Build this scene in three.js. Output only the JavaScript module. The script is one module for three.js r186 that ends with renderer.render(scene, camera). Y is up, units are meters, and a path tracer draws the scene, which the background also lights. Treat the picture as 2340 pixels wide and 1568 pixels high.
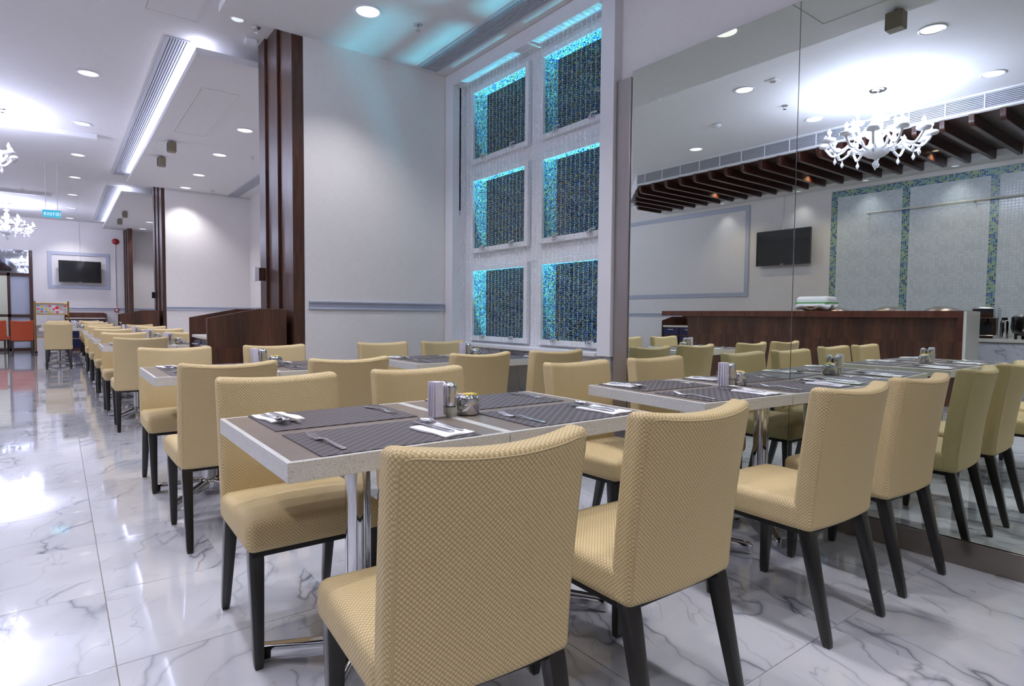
import * as THREE from 'three';
import { mergeGeometries, mergeVertices, toCreasedNormals } from 'three/addons/utils/BufferGeometryUtils.js';
import { RoundedBoxGeometry } from 'three/addons/geometries/RoundedBoxGeometry.js';
import { RectAreaLightUniformsLib } from 'three/addons/lights/RectAreaLightUniformsLib.js';

// ---------------------------------------------------------------- camera, light, exposure
const scene = new THREE.Scene();
scene.background = new THREE.Color(0x05070c);
const renderer = new THREE.WebGLRenderer({ antialias: true });
renderer.toneMapping = THREE.LinearToneMapping;
renderer.toneMappingExposure = 4.75;
renderer.shadowMap.enabled = true;
RectAreaLightUniformsLib.init();

const YAW = 0.649757, PITCH = -0.0465, ROLL = 0.00852, FOCAL = 1365.34;
const camera = new THREE.PerspectiveCamera(2 * Math.atan(784 / FOCAL) * 180 / Math.PI, 2340 / 1568, 0.05, 80);
{
  const f = new THREE.Vector3(Math.sin(YAW) * Math.cos(PITCH), Math.sin(PITCH), -Math.cos(YAW) * Math.cos(PITCH));
  const r = new THREE.Vector3(Math.cos(YAW), 0, Math.sin(YAW));
  const u = new THREE.Vector3().crossVectors(r, f);
  const r2 = r.clone().multiplyScalar(Math.cos(ROLL)).addScaledVector(u, Math.sin(ROLL));
  const u2 = u.clone().multiplyScalar(Math.cos(ROLL)).addScaledVector(r, -Math.sin(ROLL));
  camera.quaternion.setFromRotationMatrix(new THREE.Matrix4().makeBasis(r2, u2, f.clone().negate()));
  camera.position.set(0, 1.08, 0);
}
scene.add(camera);

const DOWN_COL = new THREE.Color(0.97, 0.95, 1.0), COVE_COL = new THREE.Color(0.72, 0.75, 1.0), BULB_COL = new THREE.Color(0.68, 0.72, 1.0), AQUA = new THREE.Color(0.22, 0.85, 1.0);
const DOWN_CD = 1.8, COVE_L = 5, BULB_CD = 0.1, AQUA_CD = 290;

// ---------------------------------------------------------------- dimensions (metres, y up, mirror wall to the right, aisle along -z)
const XM = 3.13, XW = 3.17, HS = 3.42, HM = 3.60, XL = -4.3, ZF = -20.85, ZB = 2.6;
const rad = (d) => d * Math.PI / 180;
let seed = 12345;
const rnd = () => { seed = (seed * 1664525 + 1013904223) >>> 0; return seed / 4294967296; };
const rr = (a, b) => a + (b - a) * rnd();

// ---------------------------------------------------------------- noise
const HT = new Float32Array(65536); for (let i = 0; i < 65536; i++) HT[i] = rnd();
const hash2 = (x, y) => HT[((x & 255) + (y & 255) * 256) & 65535];
function vnoise(x, y, px = 256, py = 256) {
  const xi = Math.floor(x), yi = Math.floor(y), fx = x - xi, fy = y - yi;
  const m = (a, p) => ((a % p) + p) % p;
  const x0 = m(xi, px), x1 = m(xi + 1, px), y0 = m(yi, py), y1 = m(yi + 1, py);
  const u = fx * fx * (3 - 2 * fx), v = fy * fy * (3 - 2 * fy);
  return (hash2(x0, y0) * (1 - u) + hash2(x1, y0) * u) * (1 - v) + (hash2(x0, y1) * (1 - u) + hash2(x1, y1) * u) * v;
}
function fbm(x, y, o = 4) { let s = 0, a = 0.5, t = 0; for (let i = 0; i < o; i++) { s += a * vnoise(x + i * 17.3, y + i * 9.1); t += a; x *= 2; y *= 2; a *= 0.5; } return s / t; }

// ---------------------------------------------------------------- textures
function dataTex(w, h, fn, srgb = true) {
  const d = new Uint8Array(w * h * 4);
  for (let y = 0; y < h; y++) for (let x = 0; x < w; x++) {
    const c = fn(x / w, y / h, x, y), i = (y * w + x) * 4;
    d[i] = Math.max(0, Math.min(255, c[0])); d[i + 1] = Math.max(0, Math.min(255, c[1])); d[i + 2] = Math.max(0, Math.min(255, c[2])); d[i + 3] = 255;
  }
  const t = new THREE.DataTexture(d, w, h, THREE.RGBAFormat);
  t.wrapS = t.wrapT = THREE.RepeatWrapping; t.magFilter = THREE.LinearFilter; t.minFilter = THREE.LinearMipmapLinearFilter; t.generateMipmaps = true;
  if (srgb) t.colorSpace = THREE.SRGBColorSpace;
  t.needsUpdate = true; return t;
}
function canvasTex(w, h, fn, srgb = true) {
  const c = document.createElement('canvas'); c.width = w; c.height = h; fn(c.getContext('2d'), w, h);
  const t = new THREE.CanvasTexture(c); t.wrapS = t.wrapT = THREE.RepeatWrapping; t.magFilter = THREE.LinearFilter;
  if (srgb) t.colorSpace = THREE.SRGBColorSpace; return t;
}
const mixc = (a, b, t) => [a[0] + (b[0] - a[0]) * t, a[1] + (b[1] - a[1]) * t, a[2] + (b[2] - a[2]) * t];

// marble: white ground, grey veins drifting diagonally (covers 2.4 x 2.4 m)
const marbleTex = dataTex(1536, 1536, (u, v) => {
  const x = u * 2.4, y = v * 2.4, a = 0.88 * x + 0.476 * y, b = 0.476 * x - 0.88 * y;
  const wx = fbm(x * 2.2 + 3, y * 2.2 + 7, 5) - 0.5, wy = fbm(x * 7 + 40, y * 7 + 21, 4) - 0.5;
  const r1 = Math.abs(fbm(a * 2.6 + wx * 1.1 + wy * 0.16 + 5, b * 0.75 + wx * 0.5 + 5, 3) - 0.5), r2 = Math.abs(fbm(a * 5.2 + wx * 1.6 + wy * 0.3 + 19, b * 1.6 + 8, 3) - 0.5);
  const r3 = Math.abs(fbm(a * 8.5 + wx * 2.2 + wy * 0.6 + 33, b * 3.1 + wy * 0.4 + 2, 3) - 0.5);
  const mask = Math.min(1, Math.max(0, fbm(a * 1.3 + 60, b * 0.9 + 11, 3) * 3.4 - 1.25)), mk2 = Math.min(1, Math.max(0, fbm(x * 2.4 + 30, y * 2.4, 3) * 3 - 0.95)), mk3 = Math.min(1, Math.max(0, fbm(x * 3.1 + 90, y * 3.1 + 44, 3) * 3.4 - 1.3));
  const v1 = Math.exp(-r1 * 170) * 0.8 * mk2, v2 = Math.exp(-r2 * 170) * 0.7 * mk2 * (0.3 + 0.7 * mask), v3 = Math.exp(-r3 * 190) * 0.55 * mk3, cloud = (Math.exp(-r1 * 15) * 0.24 + Math.exp(-r2 * 26) * 0.14) * mask;
  const d = Math.min(1, v1 + v2 + v3 + cloud), g = (fbm(x * 5, y * 5 + 30, 3) - 0.5) * 7;
  const c = mixc([207, 209, 217], [92, 97, 110], Math.min(1, d * 0.82));
  return [c[0] + g, c[1] + g, c[2] + g];
});
// woven upholstery: diagonal basket weave, one repeat 22 mm
const weave = (u, v) => {
  const p = (u + v) * 2, q = (u - v) * 2, ip = Math.floor(p), iq = Math.floor(q), fp = p - ip - 0.5, fq = q - iq - 0.5;
  const over = (((ip + iq) % 2) + 2) % 2;
  const across = over ? fp : fq, along = over ? fq : fp;
  return Math.sqrt(Math.max(0, 1 - Math.pow(Math.abs(across) * 2, 2.4))) * (0.72 + 0.28 * Math.cos(along * Math.PI * 1.5));
};
const fabricTex = dataTex(128, 128, (u, v) => { const h = weave(u, v); const n = vnoise(u * 64, v * 64, 64, 64) - 0.5; return mixc([162, 137, 92], [229, 208, 160], Math.pow(h, 0.85)).map((c) => c + n * 16); });
const fabricBump = dataTex(128, 128, (u, v) => { const h = weave(u, v) * 255; return [h, h, h]; }, false);
// walnut veneer, grain along v; one repeat 0.8 m
const woodTex = dataTex(512, 512, (u, v) => {
  const g = fbm(u * 60, v * 3.2, 3), w = fbm(u * 9 + fbm(u * 3, v * 2, 2) * 2, v * 1.2 + 5, 3), s = vnoise(u * 240, v * 8, 240, 8);
  const c = mixc([52, 30, 22], [104, 64, 44], Math.min(1, Math.max(0, (g * 0.6 + w * 0.75 - 0.35) * 1.3)));
  return c.map((k) => k - (s > 0.82 ? 12 : 0));
});
const woodRedTex = dataTex(256, 512, (u, v) => { const g = fbm(u * 70, v * 2.4 + 3, 3), w = fbm(u * 12, v * 1.1 + 50, 2); return mixc([72, 34, 24], [122, 68, 50], Math.min(1, Math.max(0, g * 0.7 + w * 0.7 - 0.3))); });
const stoneTex = dataTex(256, 256, (u, v) => { const n = vnoise(u * 128, v * 128, 128, 128), m = vnoise(u * 64 + 5, v * 64, 64, 64); const k = (n - 0.5) * 30 + (m > 0.8 ? -22 : 0) + (m < 0.15 ? 14 : 0); return [214 + k, 214 + k, 210 + k]; });
const laminateTex = dataTex(256, 256, (u, v) => { const k = (fbm(u * 40, v * 40, 2) - 0.5) * 10; return [136 + k, 125 + k, 116 + k]; });
const paintTex = dataTex(256, 256, (u, v) => { const k = (fbm(u * 30, v * 30, 3) - 0.5) * 5; return [226 + k, 222 + k, 219 + k]; });
const ceilTex = dataTex(256, 256, (u, v) => { const k = (fbm(u * 24, v * 24, 3) - 0.5) * 4; return [221 + k, 220 + k, 221 + k]; });
const steelTex = dataTex(256, 64, (u, v) => { const k = vnoise(u * 3, v * 64, 3, 64) * 40 + 150; return [k, k, k]; }, false);
// placemat: stepped weave lines
function matDraw(ctx, w, h, bg, fg) {
  ctx.fillStyle = bg; ctx.fillRect(0, 0, w, h);
  const s = w / 0.45, run = 0.0215 * s, step = 0.0105 * s, gap = 0.0365 * s;
  ctx.strokeStyle = fg; ctx.lineWidth = 0.0028 * s;
  for (let k = -2; k < 32; k++) {
    let x = k * gap, y = -2; ctx.beginPath(); ctx.moveTo(x, y);
    for (let i = 0; i < 34; i++) { x -= run; ctx.lineTo(x, y); x += run * 0.42; ctx.lineTo(x, y + step); y += step; }
    ctx.stroke();
  }
}
const matTex = canvasTex(1024, 704, (c, w, h) => matDraw(c, w, h, 'rgb(108,101,106)', 'rgb(36,31,34)'));
const matBump = canvasTex(1024, 704, (c, w, h) => matDraw(c, w, h, 'rgb(255,255,255)', 'rgb(0,0,0)'), false);
const mosaicTex = canvasTex(256, 1024, (c, w, h) => {
  c.fillStyle = 'rgb(168,184,184)'; c.fillRect(0, 0, w, h);
  const pal = ['58,92,150', '96,150,150', '150,176,120', '84,128,168', '172,186,120', '120,170,176', '44,74,128', '128,160,128'];
  for (let y = 0; y < 32; y++) for (let x = 0; x < 8; x++) { c.fillStyle = 'rgb(' + pal[Math.floor(rnd() * pal.length)] + ')'; c.fillRect(x * 32 + 3, y * 32 + 3, 26, 26); }
});
const whiteTileTex = canvasTex(256, 256, (c, w, h) => {
  c.fillStyle = 'rgb(196,208,208)'; c.fillRect(0, 0, w, h);
  for (let y = 0; y < 8; y++) for (let x = 0; x < 8; x++) { const k = Math.floor(rr(-7, 7)); c.fillStyle = `rgb(${207 + k},${215 + k},${220 + k})`; c.fillRect(x * 32 + 1.5, y * 32 + 1.5, 29, 29); }
});
const whiteTileBump = dataTex(256, 256, (u, v) => { const x = (u * 8) % 1, y = (v * 8) % 1, e = Math.min(x, 1 - x, y, 1 - y); const t = Math.min(1, e / 0.12); const s = hash2(Math.floor(u * 8) * 7, Math.floor(v * 8) * 5); const k = 120 * t + 60 * t * (x * (s - 0.5) * 2 + y * (0.5 - s)) + 40; return [k, k, k]; }, false);
// mottled coloured glass, one repeat 0.32 m
const speckTex = dataTex(512, 512, (u, v) => {
  const G = 64, x = u * G, y = v * G, xi = Math.floor(x), yi = Math.floor(y); let best = 9, id = 0;
  for (let j = -1; j <= 1; j++) for (let i = -1; i <= 1; i++) { const cx = (xi + i + G) % G, cy = (yi + j + G) % G; const dx = xi + i + hash2(cx * 3 + 1, cy * 5) - x, dy = yi + j + hash2(cx * 7, cy * 3 + 9) - y, d = dx * dx + dy * dy; if (d < best) { best = d; id = hash2(cx * 13 + 5, cy * 11 + 3); } }
  const pal = [[80, 130, 215], [110, 205, 225], [190, 220, 110], [50, 90, 150], [200, 245, 250], [70, 150, 160], [240, 235, 120], [70, 95, 200], [20, 40, 70], [150, 205, 250]];
  const c = pal[Math.floor(id * pal.length) % pal.length], k = 0.75 + 0.4 * vnoise(u * 40, v * 40, 40, 40); return c.map((q) => q * k);
});
const exitTex = canvasTex(512, 256, (c, w, h) => {
  c.fillStyle = 'rgb(40,190,215)'; c.fillRect(0, 0, w, h); c.fillStyle = 'rgb(225,252,255)'; c.font = 'bold 150px sans-serif'; c.textBaseline = 'middle'; c.textAlign = 'center';
  c.fillText('EXIT', w * 0.36, h * 0.54); c.font = 'bold 110px sans-serif';
  c.lineWidth = 13; c.strokeStyle = 'rgb(225,252,255)';
  c.strokeRect(w * 0.72, h * 0.28, 54, 56); c.strokeRect(w * 0.72, h * 0.56, 54, 44); c.strokeRect(w * 0.86, h * 0.28, 52, 100);
});
const magTex = canvasTex(512, 256, (c, w, h) => {
  c.fillStyle = 'rgb(225,222,214)'; c.fillRect(0, 0, w, h);
  const cols = ['120,170,200', '226,90,110', '150,190,170', '214,190,70', '232,232,236', '222,70,60', '190,190,205', '205,160,175'];
  for (let i = 0; i < 8; i++) for (let j = 0; j < 3; j++) { c.fillStyle = `rgb(${cols[(i * 3 + j * 5) % 8]})`; c.fillRect(i * 64 + rr(0, 6), j * 86 + rr(0, 8), rr(40, 60), rr(50, 80)); }
  c.fillStyle = 'rgb(225,50,50)'; c.beginPath(); c.arc(350, 80, 46, 0, 7); c.fill();
});
function rep(t, x, y) { const c = t.clone(); c.repeat.set(x, y); c.needsUpdate = true; return c; }

// ---------------------------------------------------------------- materials
const S = (o) => new THREE.MeshStandardMaterial(o), PM = (o) => new THREE.MeshPhysicalMaterial(o);
const M = {
  wall: S({ map: paintTex, roughness: 0.6 }), ceil: S({ map: ceilTex, roughness: 0.75 }), trim: S({ color: 0xc9cbd6, roughness: 0.4 }), white: S({ color: 0xe2e2e6, roughness: 0.4 }),
  rail: S({ color: 0xb2b7c7, roughness: 0.35 }),
  marble: PM({ map: marbleTex, roughness: 0.07, specularIntensity: 1, clearcoat: 0.7, clearcoatRoughness: 0.02 }), marbleWall: PM({ map: marbleTex, roughness: 0.15 }), grout: S({ color: 0x8f8a84, roughness: 0.9 }),
  mirror: S({ color: new THREE.Color(0.76, 0.82, 0.75), metalness: 1, roughness: 0.0 }), mirrorEdge: S({ color: 0x3c4644, metalness: 0.4, roughness: 0.3 }),
  steel: S({ color: 0xbdb6b4, metalness: 1, roughness: 0.3, roughnessMap: null }), chrome: S({ color: 0xd8d8da, metalness: 1, roughness: 0.06 }), cutlery: S({ color: 0xe8e8ec, metalness: 1, roughness: 0.2 }),
  wood: PM({ map: rep(woodTex, 1.25, 1.25), roughness: 0.36, clearcoat: 0.25, clearcoatRoughness: 0.3 }), woodRed: PM({ map: rep(woodRedTex, 1.25, 1.25), roughness: 0.36, clearcoat: 0.25, clearcoatRoughness: 0.3 }),
  fabric: PM({ map: rep(fabricTex, 1 / 0.022, 1 / 0.022), bumpMap: rep(fabricBump, 1 / 0.022, 1 / 0.022), bumpScale: 0.001, roughness: 0.62, sheen: 0.35, sheenRoughness: 0.5, sheenColor: new THREE.Color(0.9, 0.8, 0.6) }),
  slat: PM({ map: rep(woodRedTex, 1.25, 1.25), color: 0xa89a98, roughness: 0.4, clearcoat: 0.2, clearcoatRoughness: 0.3 }), piping: S({ color: 0xcab68d, roughness: 0.7 }), leg: PM({ color: 0x14110f, roughness: 0.3, clearcoat: 0.4, clearcoatRoughness: 0.25 }), black: S({ color: 0x0c0c0d, roughness: 0.5 }),
  stone: S({ map: rep(stoneTex, 6, 6), roughness: 0.35 }), laminate: S({ map: rep(laminateTex, 3, 3), roughness: 0.3 }),
  mat: S({ map: matTex, bumpMap: matBump, bumpScale: 0.0008, roughness: 0.45 }), napkin: S({ color: 0xeeeef2, roughness: 0.9 }), paper: S({ color: 0xe4e0ee, roughness: 0.8 }),
  acrylic: PM({ color: 0xffffff, transmission: 1, thickness: 0, roughness: 0.02, ior: 1.4 }), glass: PM({ color: 0xf4f8f6, transmission: 1, thickness: 0, roughness: 0.02 }), salt: S({ color: 0xc9c2b4, roughness: 0.9 }),
  yellow: S({ color: 0xe6d24a, roughness: 0.8 }), pink: S({ color: 0xe8cfd6, roughness: 0.8 }),
  lens: S({ color: 0xffffff, emissive: new THREE.Color(1, 0.97, 0.95), emissiveIntensity: 0.192, roughness: 0.5 }), lensDim: S({ color: 0xffffff, emissive: new THREE.Color(0.8, 0.93, 1), emissiveIntensity: 0.132, roughness: 0.5 }),
  cove: S({ color: 0xffffff, emissive: new THREE.Color(0.85, 0.9, 1), emissiveIntensity: 0.24, roughness: 0.5 }), bulb: S({ color: 0xffffff, emissive: new THREE.Color(0.9, 0.93, 1), emissiveIntensity: 0.3, roughness: 0.4 }),
  opal: PM({ color: 0xeeeef4, roughness: 0.12, transmission: 0.0, clearcoat: 0.6, clearcoatRoughness: 0.05 }),
  vent: S({ color: 0xb9bcc6, roughness: 0.5 }), ventDark: S({ color: 0x5b5e66, roughness: 0.8 }), taupe: S({ color: 0x847a66, roughness: 0.5 }),
  pane: PM({ map: rep(speckTex, 1 / 0.5, 1 / 0.5), transmission: 0.72, thickness: 0, roughness: 0.0, ior: 1.45 }), bead: PM({ color: 0xf4f8fb, roughness: 0.08, transmission: 0.55, thickness: 0, clearcoat: 1 }),
  navy: S({ color: 0x141a46, roughness: 0.35 }), tv: PM({ color: 0x050608, roughness: 0.12, clearcoat: 1, clearcoatRoughness: 0.05 }), tvFrame: PM({ color: 0x0a0a0c, roughness: 0.2, clearcoat: 1 }),
  mosaic: S({ map: mosaicTex, roughness: 0.25 }), whiteTile: PM({ map: rep(whiteTileTex, 1 / 0.32, 1 / 0.32), bumpMap: rep(whiteTileBump, 1 / 0.32, 1 / 0.32), bumpScale: 0.0022, roughness: 0.16 }),
  red: S({ color: 0xa3202c, roughness: 0.4 }), gold: S({ color: 0xb99344, metalness: 1, roughness: 0.25 }), orange: S({ color: 0xc2552f, roughness: 0.6 }),
  brownFrame: S({ color: 0x43291f, roughness: 0.4 }), frosted: PM({ color: 0xcdd3e0, transmission: 0.35, thickness: 0, roughness: 0.9 }), facade: S({ color: 0x2c4a70, roughness: 0.9 }),
  cloth: S({ color: 0xe9ecee, roughness: 0.9 }), green: S({ color: 0x69b568, roughness: 0.9 }), basket: S({ color: 0xa58a5c, roughness: 0.9 }), counterTop: S({ color: 0xd2d1cb, roughness: 0.3 }),
  exit: S({ map: exitTex, emissiveMap: exitTex, emissive: new THREE.Color(1, 1, 1), emissiveIntensity: 0.06, roughness: 0.4 }), mags: S({ map: magTex, roughness: 0.5 }), warm: S({ color: 0xffffff, emissive: new THREE.Color(1, 0.75, 0.4), emissiveIntensity: 0.15 }),
};
M.marbleWall.map = marbleTex;

// ---------------------------------------------------------------- helpers
const names = {};
function numbered(n) { const k = names[n] = (names[n] ?? -1) + 1; return k ? n + '_' + String(k).padStart(3, '0') : n; }
const shade = (m) => { m.castShadow = true; m.receiveShadow = true; return m; };
function mesh(name, geo, mat, parent) { const m = shade(new THREE.Mesh(geo, mat)); m.name = name; parent.add(m); return m; }
function thing(name, label, category, pos = [0, 0, 0], turn = 0, group) {
  const o = new THREE.Group(); o.name = numbered(name); o.position.set(...pos); o.rotation.y = turn; o.userData = { label, category }; if (group) o.userData.group = group; scene.add(o); return o;
}
function single(name, geo, mat, label, category, pos = [0, 0, 0], turn = 0, group) {
  const m = shade(new THREE.Mesh(geo, mat)); m.name = numbered(name); m.position.set(...pos); m.rotation.y = turn; m.userData = { label, category }; if (group) m.userData.group = group; scene.add(m); return m;
}
function copy(src, label, pos, turn = 0, group) {
  const o = src.clone(); o.name = numbered(src.name.replace(/_\d{3}$/, '')); o.userData = { ...src.userData, label }; if (group) o.userData.group = group; o.position.set(...pos); o.rotation.y = turn; scene.add(o); return o;
}
function struct(name, geo, mat, label, category) { const m = shade(new THREE.Mesh(geo, mat)); m.name = name; m.userData = { kind: 'structure', label, category }; scene.add(m); return m; }
function structGroup(name, label, category) { const m = new THREE.Group(); m.name = name; m.userData = { kind: 'structure', label, category }; scene.add(m); return m; }
// planar uv in metres, by the way each triangle faces
function uvBox(g, ox = 0, oy = 0) {
  if (g.index) g = g.toNonIndexed();
  const p = g.attributes.position, n = p.count, uv = new Float32Array(n * 2), a = new THREE.Vector3(), b = new THREE.Vector3(), c = new THREE.Vector3();
  for (let i = 0; i < n; i += 3) {
    a.fromBufferAttribute(p, i); b.fromBufferAttribute(p, i + 1); c.fromBufferAttribute(p, i + 2);
    const nn = b.clone().sub(a).cross(c.clone().sub(a)), X = Math.abs(nn.x), Y = Math.abs(nn.y), Z = Math.abs(nn.z);
    for (let k = 0; k < 3; k++) { const j = i + k; const x = p.getX(j), y = p.getY(j), z = p.getZ(j); const q = X >= Y && X >= Z ? [z, y] : Y >= Z ? [x, z] : [x, y]; uv[j * 2] = q[0] + ox; uv[j * 2 + 1] = q[1] + oy; }
  }
  g.setAttribute('uv', new THREE.BufferAttribute(uv, 2)); return g;
}
function bx(x0, x1, y0, y1, z0, z1) { const g = new THREE.BoxGeometry(Math.abs(x1 - x0), Math.abs(y1 - y0), Math.abs(z1 - z0)); g.translate((x0 + x1) / 2, (y0 + y1) / 2, (z0 + z1) / 2); return uvBox(g); }
function rbx(x0, x1, y0, y1, z0, z1, r = 0.004, s = 2) { const w = Math.abs(x1 - x0), h = Math.abs(y1 - y0), d = Math.abs(z1 - z0); const g = new RoundedBoxGeometry(w, h, d, s, Math.min(r, w / 2.01, h / 2.01, d / 2.01)); g.translate((x0 + x1) / 2, (y0 + y1) / 2, (z0 + z1) / 2); return uvBox(g); }
const clean = (g) => { if (g.index) g = g.toNonIndexed(); for (const k of Object.keys(g.attributes)) if (!['position', 'normal', 'uv'].includes(k)) g.deleteAttribute(k); return g; };
const merge = (arr) => mergeGeometries(arr.map(clean));
const lathe = (pts, seg = 32) => new THREE.LatheGeometry(pts.map((p) => new THREE.Vector2(p[0], p[1])), seg);
function tube(pts, r, seg = 24, sides = 8) { return new THREE.TubeGeometry(new THREE.CatmullRomCurve3(pts.map((p) => new THREE.Vector3(...p))), seg, r, sides, false); }
function cyl(x, y0, y1, z, r, seg = 24, r2) { const g = new THREE.CylinderGeometry(r2 ?? r, r, y1 - y0, seg); g.translate(x, (y0 + y1) / 2, z); return g; }
function roundGrid(w, h, d, r, n, k = 4) {   // subdivided box with rounded edges, for bending
  const N = 2 * k + n, g = new THREE.BoxGeometry(1, 1, 1, N, N, N), p = g.attributes.position, half = [w / 2, h / 2, d / 2], v = new THREE.Vector3(), inn = new THREE.Vector3();
  const map = (s, H) => { const i = Math.round((s + 0.5) * N), R = Math.min(r, H * 0.999); if (i <= k) return -(H - R) - R * Math.tan(Math.PI / 4 * (1 - i / k)); if (i >= N - k) return (H - R) + R * Math.tan(Math.PI / 4 * (i - N + k) / k); return -(H - R) + 2 * (H - R) * (i - k) / n; };
  for (let i = 0; i < p.count; i++) {
    v.set(map(p.getX(i), half[0]), map(p.getY(i), half[1]), map(p.getZ(i), half[2]));
    inn.set(Math.max(-half[0] + r, Math.min(half[0] - r, v.x)), Math.max(-half[1] + r, Math.min(half[1] - r, v.y)), Math.max(-half[2] + r, Math.min(half[2] - r, v.z)));
    const dv = v.clone().sub(inn), L = dv.length(); if (L > 1e-7) v.copy(inn).addScaledVector(dv, r / L);
    p.setXYZ(i, v.x, v.y, v.z);
  }
  g.deleteAttribute('uv'); g.deleteAttribute('normal'); return mergeVertices(g, 1e-5);
}
function deform(g, fn) { const p = g.attributes.position, v = new THREE.Vector3(); for (let i = 0; i < p.count; i++) { v.fromBufferAttribute(p, i); fn(v); p.setXYZ(i, v.x, v.y, v.z); } p.needsUpdate = true; return g; }
function finish(g) { g.computeVertexNormals(); return uvBox(g); }
function taper(p0, p1, s0, s1) {   // square bar from p0 (size s0) to p1 (size s1), chamfered
  const g = roundGrid(1, 1, 1, 0.12, 1, 1);
  deform(g, (v) => { const t = v.y + 0.5, s = s0 + (s1 - s0) * t; v.x = p0[0] + (p1[0] - p0[0]) * t + v.x * s; v.z = p0[2] + (p1[2] - p0[2]) * t + v.z * s; v.y = p0[1] + (p1[1] - p0[1]) * t; });
  let q = g.toNonIndexed(); q = toCreasedNormals(q, 0.6); return uvBox(q);
}
function sweep(st, sides = 10) {   // st: [x,y,z,halfWidth,halfThick], travelling mostly along z
  const pos = [], idx = [];
  st.forEach((s, i) => { for (let k = 0; k < sides; k++) { const a = k / sides * Math.PI * 2; pos.push(s[0] + Math.cos(a) * s[3], s[1] + Math.sin(a) * s[4], s[2]); } });
  for (let i = 0; i < st.length - 1; i++) for (let k = 0; k < sides; k++) { const a = i * sides + k, b = i * sides + (k + 1) % sides, c = a + sides, d = b + sides; idx.push(a, b, c, b, d, c); }
  const c0 = pos.length / 3; pos.push(st[0][0], st[0][1], st[0][2]); const l = st[st.length - 1]; pos.push(l[0], l[1], l[2]); const o = (st.length - 1) * sides;
  for (let k = 0; k < sides; k++) { idx.push(c0, (k + 1) % sides, k); idx.push(c0 + 1, o + k, o + (k + 1) % sides); }
  const g = new THREE.BufferGeometry(); g.setAttribute('position', new THREE.Float32BufferAttribute(pos, 3)); g.setIndex(idx); g.computeVertexNormals(); g.setAttribute('uv', new THREE.Float32BufferAttribute(new Float32Array(pos.length / 3 * 2), 2)); return g.toNonIndexed();
}
function frameGeo(w, h, b, t, bev = 0.002) { // rectangular picture frame in xy, thickness t in z
  const s = new THREE.Shape(); s.moveTo(-w / 2, -h / 2); s.lineTo(w / 2, -h / 2); s.lineTo(w / 2, h / 2); s.lineTo(-w / 2, h / 2); s.closePath();
  const q = new THREE.Path(); q.moveTo(-w / 2 + b, -h / 2 + b); q.lineTo(-w / 2 + b, h / 2 - b); q.lineTo(w / 2 - b, h / 2 - b); q.lineTo(w / 2 - b, -h / 2 + b); q.closePath(); s.holes.push(q);
  const g = new THREE.ExtrudeGeometry(s, { depth: t - 2 * bev, bevelEnabled: true, bevelThickness: bev, bevelSize: bev, bevelOffset: -bev, bevelSegments: 1 }); g.translate(0, 0, -t / 2 + bev); return uvBox(g);
}
function spot(parent, x, y, z, cd, color, angle, pen, target) { const l = new THREE.SpotLight(color, cd, 0, angle, pen, 2); l.position.set(x, y, z); l.target.position.set(...(target ?? [x, y - 1, z])); l.castShadow = true; l.shadow.radius = 4; parent.add(l); parent.add(l.target); return l; }

// ================================================================ SHELL
{
  const base = structGroup('floor', 'glossy white marble tile floor with grey veins', 'floor');
  mesh('grout_bed', bx(XL - 0.1, XW + 0.2, -0.12, -0.0025, ZF - 2.6, ZB), M.grout, base);
  // individual tiles 1.2 x 0.6 m; a dozen uv cuts of one marble slab
  const variants = [];
  for (let i = 0; i < 14; i++) {
    const g = new RoundedBoxGeometry(1.1975, 0.02, 0.5975, 1, 0.0012); g.translate(0, -0.01, 0);
    const q = uvBox(g), uv = q.attributes.uv, ox = rr(0, 2.4), oy = rr(0, 2.4), fl = i % 2 ? 1 : -1;
    for (let k = 0; k < uv.count; k++) uv.setXY(k, (uv.getX(k) * fl + ox) / 2.4, (uv.getY(k) * fl + oy) / 2.4);
    variants.push(q);
  }
  for (let c = -4; c <= 2; c++) for (let r = -2; r <= 33; r++) {
    const x0 = 0.12 + 1.2 * c, x1 = x0 + 1.2, zc = -2.14 - 0.6 * r + 0.3;
    const t = mesh('tile', variants[Math.floor(rnd() * 14)], M.marble, base); t.position.set((x0 + x1) / 2, 0, zc);
    if (c === 2) { t.scale.x = 0.515; t.position.x = x0 + 0.6 * 0.515; }
  }
}
struct('ceiling', bx(XL - 0.1, XW + 0.3, HM, HM + 0.1, ZF - 2.6, ZB), M.ceil, 'white plaster main ceiling with recessed downlights', 'ceiling');
struct('ceiling_bay_near', merge([bx(1.05, XW, HS, HS + 0.06, -5.2, ZB)]), M.ceil, 'lowered white ceiling above the window and mirror', 'ceiling');
struct('ceiling_bay_middle', merge([bx(1.05, XW, HS, HS + 0.06, -13.05, -6.14)]), M.ceil, 'lowered white ceiling panel past the nearest wooden column', 'ceiling');
struct('ceiling_bay_far', merge([bx(1.05, XW, HS, HS + 0.06, -20.5, -14.25)]), M.ceil, 'lowered white ceiling panel at the far end', 'ceiling');
struct('wall_right', merge([bx(XW, XW + 0.25, -0.1, HM, -2.98, ZB), bx(XW, XW + 0.25, -0.1, 0.80, -5.06, -2.98), bx(XW, XW + 0.25, 3.30, HM, -5.06, -2.98), bx(XW, XW + 0.25, -0.1, HM, ZF - 2.6, -5.06)]), M.wall, 'off-white wall holding the window and the mirror', 'wall');
struct('wall_left', bx(XL - 0.15, XL, -0.1, HM, ZF - 2.6, ZB), M.wall, 'off-white wall behind the wooden bar, seen in the mirror', 'wall');
struct('wall_back', bx(XL - 0.1, XW + 0.2, -0.1, HM, ZB, ZB + 0.15), M.wall, 'off-white wall behind the camera', 'wall');
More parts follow.
